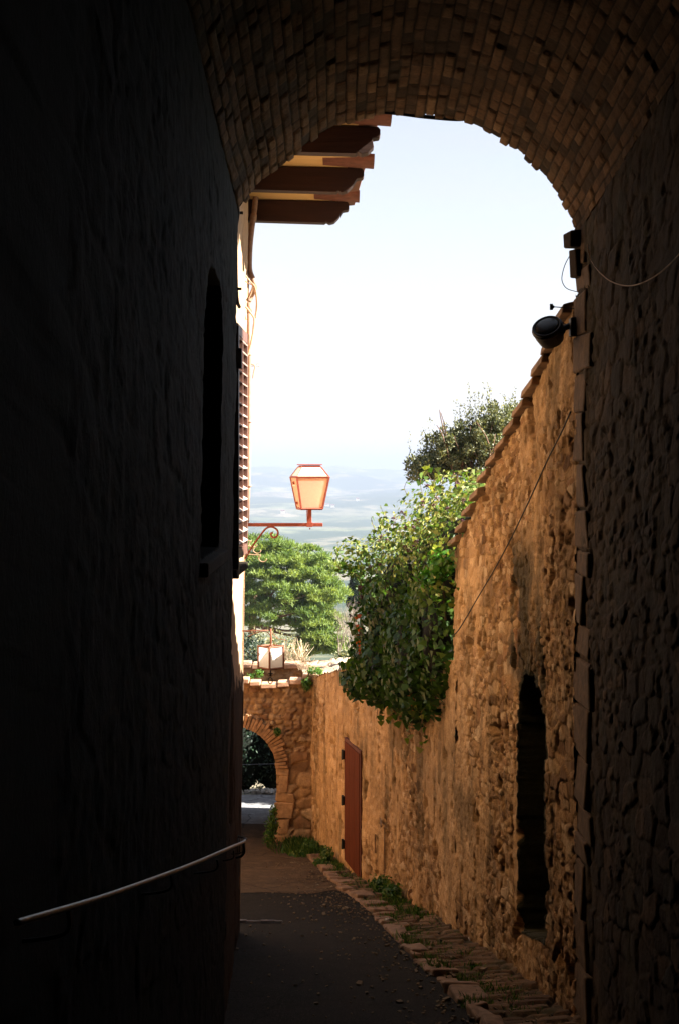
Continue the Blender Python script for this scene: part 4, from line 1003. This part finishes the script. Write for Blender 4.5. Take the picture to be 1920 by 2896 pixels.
for (tx0, ty0) in ((640, 1640), (800, 1640), (890, 1670), (930, 1800), (760, 1700), (880, 1780), (850, 1730), (700, 1600)):
    s_ = Vector(P(716, 1740 + random.uniform(-30, 40), YPN)); e_ = Vector(P(tx0, ty0, YPN + random.uniform(-1, 1)))
    m.tube(smooth_path([s_, s_.lerp(e_, .5) + Vector((0, 0, -.25)), e_]), [.11 - .006 * i for i in range(13)], 6)
    for k in range(5):
        a_ = s_.lerp(e_, random.uniform(.3, .95)); m.tube([a_, a_ + Vector((random.uniform(-.7, .9), random.uniform(-.5, .5), random.uniform(-.4, .8)))], [.035, .012], 4)
child(m.build('trunk', M['bark'], smooth=True), pine)

# ---- grey-green tree behind the ivy
YO = 27.0
ev = thing('evergreen_tree', 'grey-green bushy tree rising behind the ivy against the sky', 'tree', (2.5, YO, -3.6))
def oe(px, py, r1, r2, dy=0): x, y, z = P(px, py, YO + dy); return (x, y, z, r1, r1, r2)
EO = [oe(1235, 1305, .42, .32), oe(1310, 1265, .5, .42), oe(1390, 1225, .5, .48), oe(1450, 1240, .55, .5, .5), oe(1350, 1330, .8, .4, .4), oe(1200, 1330, .3, .22), oe(1520, 1290, .8, .6, 1), oe(1270, 1290, .5, .38, .2), oe(1340, 1250, .55, .42, .3), oe(1420, 1200, .45, .38, .2), oe(1380, 1290, .7, .5, .4)]
sub = []
for e_ in EO:
    for i in range(26):
        u_ = unit(1)[0]; k = random.uniform(.4, 1.15); rr = random.uniform(.08, .17); z_ = e_[2] + u_[2] * e_[5] * k
        sub.append((e_[0] + u_[0] * e_[3] * k, e_[1] + u_[1] * e_[4] * k, z_, rr, rr, rr * (1.6 if u_[2] > .3 else 1.0)))
sub = np.array(sub); nn = 52000; w_ = RNG.choice(len(sub), nn); u_ = unit(nn)
Pn = sub[w_, :3] + u_ * sub[w_, 3:6] * RNG.uniform(.2, 1.0, (nn, 1)) ** .7
child(leaves('crown', M['olive'], Pn, unit(nn), u_ + np.array([[0, 0, .7]]), RNG.uniform(.035, .06, nn), LEAF_OVAL, np.clip(RNG.normal(.45, .25, nn), 0, 1), width=1.1), ev)
m = MB(); tips = []
branches(m, Vector((2.5, YO, -3.6)), Vector((.0, 0, 1)), .12, 2.6, 0)
for (tx0, ty0) in ((1235, 1300), (1310, 1260), (1390, 1215), (1450, 1235), (1350, 1320)):
    branches(m, Vector((2.5, YO, -1.4)), Vector(P(tx0, ty0, YO)) - Vector((2.5, YO, -1.4)), .05, 1.2, 2, .4, .3, 3)
child(m.build('trunk', M['bark'], smooth=True), ev)
# sprigs standing out of the crown
sp_ = []
for i in range(60):
    e_ = EO[random.randrange(6)]; p_ = Vector((e_[0] + random.uniform(-.9, .9) * e_[3], e_[1], e_[2] + e_[5] * .9))
    for k in range(26): sp_.append((p_.x + random.gauss(0, .02) + .03 * math.sin(i), p_.y + random.gauss(0, .03), p_.z + k * .011 * (1 + (i % 4) * .3)))
sp_ = np.array(sp_); child(leaves('sprigs', M['olive'], sp_, unit(len(sp_)), unit(len(sp_)) + np.array([[0, 0, 1.0]]), RNG.uniform(.03, .05, len(sp_)), LEAF_OVAL, RNG.uniform(.3, 1, len(sp_))), ev)

# ---- cypress, bare tree, shrubs beyond the wall
cy = thing('cypress_tree', 'small dark pointed cypress seen in the gap beside the ivy', 'tree', P(1003, 1720, 95))
nn = 5000; t_ = RNG.uniform(0, 1, nn); u_ = unit(nn); c0 = np.array(P(1003, 1720, 95)); Hc = 2.6
Pn = c0 + np.stack([u_[:, 0] * .62 * (1 - t_) ** .6 * np.minimum(1, t_ * 6 + .3), u_[:, 1] * .62 * (1 - t_) ** .6, t_ * Hc - .2], -1)
child(leaves('crown', M['cypress'], Pn, unit(nn), np.tile([[0., 0, 1]], (nn, 1)) + RNG.normal(0, .3, (nn, 3)), RNG.uniform(.15, .25, nn), LEAF_OVAL, RNG.uniform(0, 1, nn)), cy)
m = MB(); m.tube([tuple(c0 + np.array([0, 0, -26.0])), tuple(c0 + np.array([0, 0, 1.5]))], .12, 8); child(m.build('trunk', M['bark']), cy)
bt = thing('bare_tree', 'leafless grey-brown tree between the pine and the ivy', 'tree', P(985, 1900, 70))
m = MB(); random.seed(21)
for qx in (978, 992, 1004): branches(m, Vector(P(qx, 1960, 70 + (qx - 990) * .1)), Vector((random.uniform(-.1, .1), 0, 1)), .06, 1.9, 5, .38, .35, 3)
child(m.build('branches', M['twig']), bt)
sl = [('evergreen_shrub', 'dark shrub beside the pine trunk above the parapet', 690, 1840, 50, .75, .7, M['cypress']), ('evergreen_shrub', 'small dark green shrub low between pine and ivy', 985, 1868, 50, .5, .35, M['olive']),
      ('evergreen_shrub', 'broad leafy shrub behind the hanging lantern', 760, 1838, 52, 1.2, .75, M['olive'])]
for nm, lab, qx, qy, yy, r1, r2, mt in sl:
    c = P(qx, qy, yy); th = thing(nm, lab, 'shrub', (c[0], c[1], c[2] - r2), 'shrubs beyond the parapet')
    Pn, N = shell([(c[0], c[1], c[2], r1, r1, r2), (c[0] + r1 * .5, c[1], c[2] - r2 * .3, r1 * .7, r1, r2 * .8)], 2600, lo=.3, hi=1.1)
    child(leaves('leaves', mt, Pn, unit(len(Pn)), unit(len(Pn)) + np.array([[0, 0, .5]]), RNG.uniform(.07, .12, len(Pn)), LEAF_OVAL, RNG.uniform(0, 1, len(Pn))), th)
    m = MB(); m.tube([(c[0], c[1], c[2]), (c[0], c[1], -11)], .06, 6); child(m.build('stem', M['bark']), th)
# dry stalks behind the parapet
m = MB()
for i in range(110):
    b_ = Vector(P(random.uniform(800, 862), 1885, 29.8)); h_ = random.uniform(.2, .62); a_ = random.gauss(0, .3)
    m.tube([b_, b_ + Vector((a_ * h_ * .5, random.gauss(0, .05), h_ * .55)), b_ + Vector((a_ * h_ * 1.2, random.gauss(0, .1), h_))], [.006, .005, .003], 3)
tag(m.build('dry_bush', M['straw']), 'pale dry leafless stalks above the parapet right of the lantern', 'bush')

# ---- hedge behind the crossing road, rocks, wire
hd = thing('hedge', 'tall dark shaded hedge seen through the archway', 'hedge', (-2, 31.9, -7))
EH = [(-4.4 + i * .72, 32.1 + .25 * math.sin(i * 2.1), -6.1 + .2 * math.sin(i * 1.3), .75, .7, 1.15) for i in range(8)]
Pn, N = shell(EH, 15000, lo=.75, hi=1.1)
child(leaves('leaves', M['hedge'], Pn, N + RNG.normal(0, .6, N.shape), RNG.normal(0, .6, N.shape) - np.array([[0, 0, .3]]), RNG.uniform(.05, .09, len(Pn)), LEAF_OVAL, RNG.uniform(0, 1, len(Pn)) ** 2), hd)
core('branches', EH, simple('hedge_core', (.006, .01, .006), .95, 0), hd, .8)
sh_t = thing('added_shade_tree', 'unseen dark tree added behind the garden wall to shade the crossing road', 'tree', (2.8, 32.4, -7))
ES = [(1.9, 30.25, -4.8, 1.3, .62, 1.6), (.95, 30.42, -5.4, .85, .58, 1.4), (3.2, 30.1, -4.0, 1.3, .75, 1.5)]  # unseen crown, shaped and placed to shade the crossing road and hedge
Pn, N = shell(ES, 24000, lo=.3, hi=1.05)
child(leaves('crown', M['hedge'], Pn, N + RNG.normal(0, .6, N.shape), RNG.normal(0, .6, N.shape), RNG.uniform(.09, .15, len(Pn)), LEAF_OVAL, RNG.uniform(0, 1, len(Pn)) ** 2), sh_t)
m = MB(); m.tube([(2.6, 32.3, -7.3), (2.6, 32.2, -4.6)], [.16, .1], 8); child(m.build('trunk', M['bark']), sh_t)
rk = None; wr = [680, 700, 716, 730, 744, 757, 770, 784]
ords = ['first', 'second', 'third', 'fourth', 'fifth', 'sixth', 'seventh', 'eighth']
for i, qx in enumerate(wr):
    c = P(qx, 2249 + random.uniform(-3, 3), 30.95)
    if rk is None:
        V = []; Fc = []; nu, nv = 12, 8
        for a_ in range(nv + 1):
            for j in range(nu):
                th = math.pi * a_ / nv; ph = 2 * math.pi * j / nu; f_ = 1 + .25 * math.sin(2.3 * ph + 1) * math.sin(th) + .15 * math.cos(4 * th + ph)
                V.append((.07 * f_ * math.sin(th) * math.cos(ph), .07 * f_ * math.sin(th) * math.sin(ph), .06 * f_ * math.cos(th)))
        for a_ in range(nv):
            for j in range(nu): Fc.append((a_ * nu + j, a_ * nu + (j + 1) % nu, (a_ + 1) * nu + (j + 1) % nu, (a_ + 1) * nu + j))
        rk = mesh('rock', V, Fc, M['rock'], None); o = rk
    else:
        o = rk.copy(); COL.objects.link(o)
    o.location = (c[0], c[1], -6.985 + random.uniform(-.01, .01)); o.rotation_euler = (0, 0, random.uniform(0, 6)); s_ = random.uniform(.8, 1.25); o.scale = (s_, s_, s_ * random.uniform(.8, 1.2))
    tag(o, 'grey edging rock at the far roadside, %s from the left in the archway' % ords[i], 'rock', 'rocks edging the crossing road')
m = MB(); m.tube([P(640, 2163, 31.2), P(790, 2160, 31.0)], .006, 6); tag(m.build('fence_wire', M['galv']), 'thin pale wire stretched in front of the dark hedge', 'wire')

# ---- grass and weeds
def tuft_field(name, pts, n, hmin, hmax, mat, seed, spread=.12, k='stuff', lean=.5):
    rng = np.random.default_rng(seed); pts = np.array(pts); w = rng.choice(len(pts), n)
    Pn = pts[w, :3] + np.stack([rng.normal(0, spread, n), rng.normal(0, spread * 1.5, n), np.zeros(n)], -1) * pts[w, 3:4]
    Pn[:, 2] = np.where(pts[w, 4] > 0, pts[w, 2], gz(Pn[:, 1]) + .01)
    D = rng.normal(0, lean, (n, 3)); D[:, 2] = 1
    side_ = rng.normal(0, 1, (n, 3)); side_[:, 2] *= .2
    h_ = rng.uniform(hmin, hmax, n) * pts[w, 3]
    return leaves(name, mat, Pn, side_, D, h_, LEAF_BLADE, rng.uniform(0, 1, n), width=.13, fold=.35)
random.seed(5)
gp = []
for Y in np.arange(13.5, 26.0, .12):
    dens = np.interp(Y, [13.5, 16, 17.5, 19, 20.5, 22, 24, 26], [.2, .35, 1.0, 1.0, .6, .8, 1.3, 1.6])
    if random.random() < dens:
        gp.append((float(wallx(Y)) - random.uniform(.04, .22) * dens, Y, 0, random.uniform(.5, 1.1) * min(1.1, .4 + dens * .5), 0))
for i in range(26): gp.append((random.uniform(-.95, -.35), random.uniform(24.6, 26.0), 0, random.uniform(.8, 1.3), 0))
for i in range(120):
    Y = random.uniform(10.8, 22); gp.append((float(kx(Y)) + random.uniform(.0, .6), Y, 0, random.uniform(.3, .65), 0))
kind(tuft_field('grass', gp, 13000, .06, .16, M['grass'], 3, spread=.09), 'stuff')
# litter of pebbles and fallen leaves gathered along the kerb and scattered over the asphalt
m = MB()
for i in range(900):
    Y = random.uniform(9.5, 24); e_ = abs(random.gauss(0, .35)); x = float(kx(Y)) - .02 - e_ if random.random() < .55 else (random.uniform(-1.1, float(kx(Y))) if random.random() < .5 else float(kx(Y)) + random.uniform(.05, .6))
    s_ = random.uniform(.004, .013) * (1.8 if random.random() < .06 else 1); m.box((x, Y, float(gz(Y)) + .012 + (.05 if x > float(kx(Y)) else 0)), (s_ * 2, s_ * 2.4, s_ * 1.1), Matrix.Rotation(random.uniform(0, 3), 3, 'Z') @ Matrix.Rotation(random.uniform(-.4, .4), 3, 'X'), s_ * .4)
kind(m.build('gravel', simple('litter', (.17, .13, .085), .9, 0, var=.7, scale=6)), 'stuff')
def weed(label, ells, n, sz, mat=None, name='weed', loc=None):
    c = ells[0]; th = thing(name, label, 'plant', loc or (c[0], c[1], c[2] - c[5]))
    Pn, N = shell(ells, n, lo=.25, hi=1.1)
    child(leaves('leaves', mat or M['weed'], Pn, N + RNG.normal(0, .5, N.shape), RNG.normal(0, .7, N.shape) + np.array([[0, 0, .3]]), RNG.uniform(sz * .6, sz * 1.2, len(Pn)), LEAF_OVAL, RNG.uniform(0, 1, len(Pn))), th)
    m = MB()
    for i in range(6):
        m.tube(smooth_path([(c[0], c[1], c[2] - c[5]), (c[0] + random.uniform(-.3, .3) * c[3], c[1], c[2]), (c[0] + random.uniform(-.8, .8) * c[3], c[1] + random.uniform(-.3, .3) * c[4], c[2] + c[5] * .8)]), .004, 4)
    child(m.build('stems', M['weed'] if mat is None else mat), th)
weed('bright green tuft sprouting from the corner where the two walls meet', [(*P(868, 1935, 26.0), .10, .12, .14), (*P(900, 1900, 26.0), .10, .12, .09), (*P(878, 1900, 26.1), .08, .1, .1)], 900, .045)
weed('small weed growing on the archway top below the lantern', [(*P(735, 1905, 26.8), .10, .1, .08), (*P(712, 1912, 26.8), .08, .1, .05)], 380, .045)
weed('dark green bush hugging the foot of the archway jamb', [(*P(772, 2330, 25.6), .12, .14, .20), (*P(764, 2370, 25.5), .13, .15, .2), (*P(775, 2295, 25.7), .07, .1, .12)], 1200, .045, M['grass'])
weed('leafy weed in the corner at the foot of the garden wall', [(*P(880, 2400, 24.8), .18, .2, .17), (*P(850, 2420, 24.6), .2, .2, .12)], 1300, .05, M['grass'])
weed('leafy weed at the wall foot left of the red door', [(*P(925, 2420, 23.7), .12, .15, .14), (*P(905, 2440, 23.5), .12, .15, .08)], 900, .05, M['grass'])
weed('low leafy weed at the wall foot right of the red door', [(*P(1075, 2500, 19.8), .16, .25, .11), (*P(1110, 2520, 19.2), .15, .25, .08)], 1100, .05, M['grass'])
weed('small green fern on the brick arch of the wall', [(*P(785, 2070, 26.0), .08, .05, .08)], 260, .04, M['grass'])
m = MB()
for i in range(44):
    b_ = Vector(P(random.uniform(845, 892), 1895, 26.5)); h_ = random.uniform(.1, .3); a_ = random.gauss(-.3, .7)
    m.tube([b_, b_ + Vector((a_ * h_ * .4, 0, h_ * .6)), b_ + Vector((a_ * h_, random.gauss(0, .05), h_))], [.0035, .003, .002], 3)
tag(m.build('dry_grass', M['straw']), 'dry straw stalks leaning over the archway corner', 'grass')
# loose stones
for (qx, qy, s_, lab) in ((1330, 2672, .055, 'pale loose stone at the wall foot in the gutter'), (1095, 2612, .035, 'small loose stone by the kerb on the asphalt')):
    o = rk.copy(); COL.objects.link(o); Yc = 2.02 / ((qy - 1330) / F - .2); o.location = P(qx, qy, Yc); o.location.z = float(gz(Yc)) + .04; o.scale = (s_ / .07,) * 3; o.name = 'loose_stone'
    for k_ in ('group',):
        if k_ in o: del o[k_]
    tag(o, lab, 'stone')

# ------------------------------------------------------------------ farmhouses in the valley
fh = 0
for (qx, qy, w_, lab) in ((925, 1432, 16, 'largest pale farmhouse on the far hillside right of the lamp'), (941, 1436, 12, 'small pale farmhouse right of the larger far one'), (1010, 1416, 12, 'tiny pale farmhouse on the hazy slope near the ivy'),
                       (800, 1455, 12, 'tiny pale farmhouse in the valley left of the lamp post')):
    # find where the sight line meets the terrain
    for yy in np.arange(1500, 9000, 20):
        x, y, z = P(qx, qy, yy)
        if tz(x, yy) >= z: break
    th = thing('farmhouse', lab, 'house', (x, yy, tz(x, yy) - 1), 'farmhouses in the valley')
    z0 = tz(x, yy) - 1; m = MB(); m.box((x, yy, z0 + 4), (w_, w_ * .7, 8)); child(m.build('walls', M['far_wall']), th)
    m = MB(); m.prism([(x - w_ * .54, yy - w_ * .38, z0 + 8), (x - w_ * .54, yy + w_ * .38, z0 + 8), (x - w_ * .54, yy, z0 + 11)], (w_ * 1.08, 0, 0)); child(m.build('roof', M['terracotta']), th)

# ------------------------------------------------------------------ haze, sky, sun, camera
m = MB(); m.box((0, 6900, -40), (15000, 14000, 290))
hz_ = kind(m.build('haze', None), 'stuff')
t = NT('haze_air'); vp = t.n('ShaderNodeVolumePrincipled'); vp.inputs['Density'].default_value = 2.3e-4
vp.inputs['Color'].default_value = (.27, .315, .42, 1); vp.inputs['Anisotropy'].default_value = .0
t.l(vp.outputs[0], t.out.inputs['Volume']); hz_.data.materials.append(t.m)
hz_['label'] = 'pale blue haze filling the valley'

EL, AZM = math.radians(36.5), math.radians(98)
sd = Vector((math.sin(AZM) * math.cos(EL), math.cos(AZM) * math.cos(EL), math.sin(EL)))
w = bpy.data.worlds.new('World'); SC.world = w; w.use_nodes = True; nt = w.node_tree; nt.nodes.clear()
sky = nt.nodes.new('ShaderNodeTexSky'); sky.sky_type = 'NISHITA'; sky.sun_disc = False; sky.sun_elevation = EL; sky.sun_rotation = AZM
sky.dust_density = 1.0; sky.air_density = .9; sky.ozone_density = 1.0
bg = nt.nodes.new('ShaderNodeBackground'); bg.inputs['Strength'].default_value = .05
wo = nt.nodes.new('ShaderNodeOutputWorld'); 
tc = nt.nodes.new('ShaderNodeTexCoord'); nz_ = nt.nodes.new('ShaderNodeTexNoise'); nz_.inputs['Scale'].default_value = 3.0; nz_.inputs['Detail'].default_value = 6
mpg = nt.nodes.new('ShaderNodeMapping'); mpg.inputs['Scale'].default_value = (1, 1, 6); nt.links.new(tc.outputs['Generated'], mpg.inputs[0]); nt.links.new(mpg.outputs[0], nz_.inputs['Vector'])
rmp = nt.nodes.new('ShaderNodeMapRange'); rmp.inputs['From Min'].default_value = .3; rmp.inputs['From Max'].default_value = .7; rmp.inputs['To Min'].default_value = .62; rmp.inputs['To Max'].default_value = .85
nt.links.new(nz_.outputs['Fac'], rmp.inputs['Value'])
cm = nt.nodes.new('ShaderNodeMix'); cm.data_type = 'RGBA'; cm.inputs[7].default_value = (2.6, 2.62, 2.75, 1)
sx_ = nt.nodes.new('ShaderNodeSeparateXYZ'); nt.links.new(tc.outputs['Generated'], sx_.inputs[0])
mr2 = nt.nodes.new('ShaderNodeMapRange'); mr2.inputs['From Min'].default_value = .0; mr2.inputs['From Max'].default_value = .22; mr2.inputs['To Min'].default_value = .38; mr2.inputs['To Max'].default_value = .0
nt.links.new(sx_.outputs[2], mr2.inputs['Value']); ad_ = nt.nodes.new('ShaderNodeMath'); ad_.operation = 'ADD'; ad_.use_clamp = True
cc_ = nt.nodes.new('ShaderNodeMix'); cc_.data_type = 'RGBA'; cc_.inputs[6].default_value = (3.7, 3.6, 3.55, 1); cc_.inputs[7].default_value = (2.5, 2.55, 2.75, 1)
mr3 = nt.nodes.new('ShaderNodeMapRange'); mr3.inputs['From Min'].default_value = .0; mr3.inputs['From Max'].default_value = .24; nt.links.new(sx_.outputs[2], mr3.inputs['Value'])
nt.links.new(mr3.outputs[0], cc_.inputs[0]); nt.links.new(cc_.outputs[2], cm.inputs[7])
nt.links.new(mr2.outputs[0], ad_.inputs[0]); nt.links.new(rmp.outputs[0], ad_.inputs[1])
nt.links.new(ad_.outputs[0], cm.inputs[0]); nt.links.new(sky.outputs[0], cm.inputs[6]); nt.links.new(cm.outputs[2], bg.inputs[0]); nt.links.new(bg.outputs[0], wo.inputs[0])
ld = bpy.data.lights.new('sun', 'SUN'); ld.energy = 5.0; ld.angle = math.radians(.5); ld.color = (1.0, .93, .82)
lo = bpy.data.objects.new('sun', ld); COL.objects.link(lo); lo.rotation_euler = (-sd).to_track_quat('-Z', 'Y').to_euler()

cd = bpy.data.cameras.new('camera'); cam = bpy.data.objects.new('camera', cd); COL.objects.link(cam)
cam.location = (0, 0, 0); cam.rotation_euler = (math.radians(90), 0, 0)
cd.sensor_fit = 'VERTICAL'; cd.sensor_height = 36; cd.sensor_width = 24; cd.lens = 50; cd.shift_y = -118 / 2896; cd.clip_start = .05; cd.clip_end = 30000
SC.camera = cam
SC.render.engine = 'CYCLES'
cy_ = SC.cycles; cy_.use_denoising = True; cy_.denoiser = 'OPENIMAGEDENOISE'; cy_.max_bounces = 10; cy_.diffuse_bounces = 6; cy_.volume_bounces = 1; cy_.transparent_max_bounces = 8
cy_.sample_clamp_indirect = 8
vs = SC.view_settings; vs.view_transform = 'Standard'; vs.look = 'None'; vs.exposure = 2.75; vs.gamma = 1.0
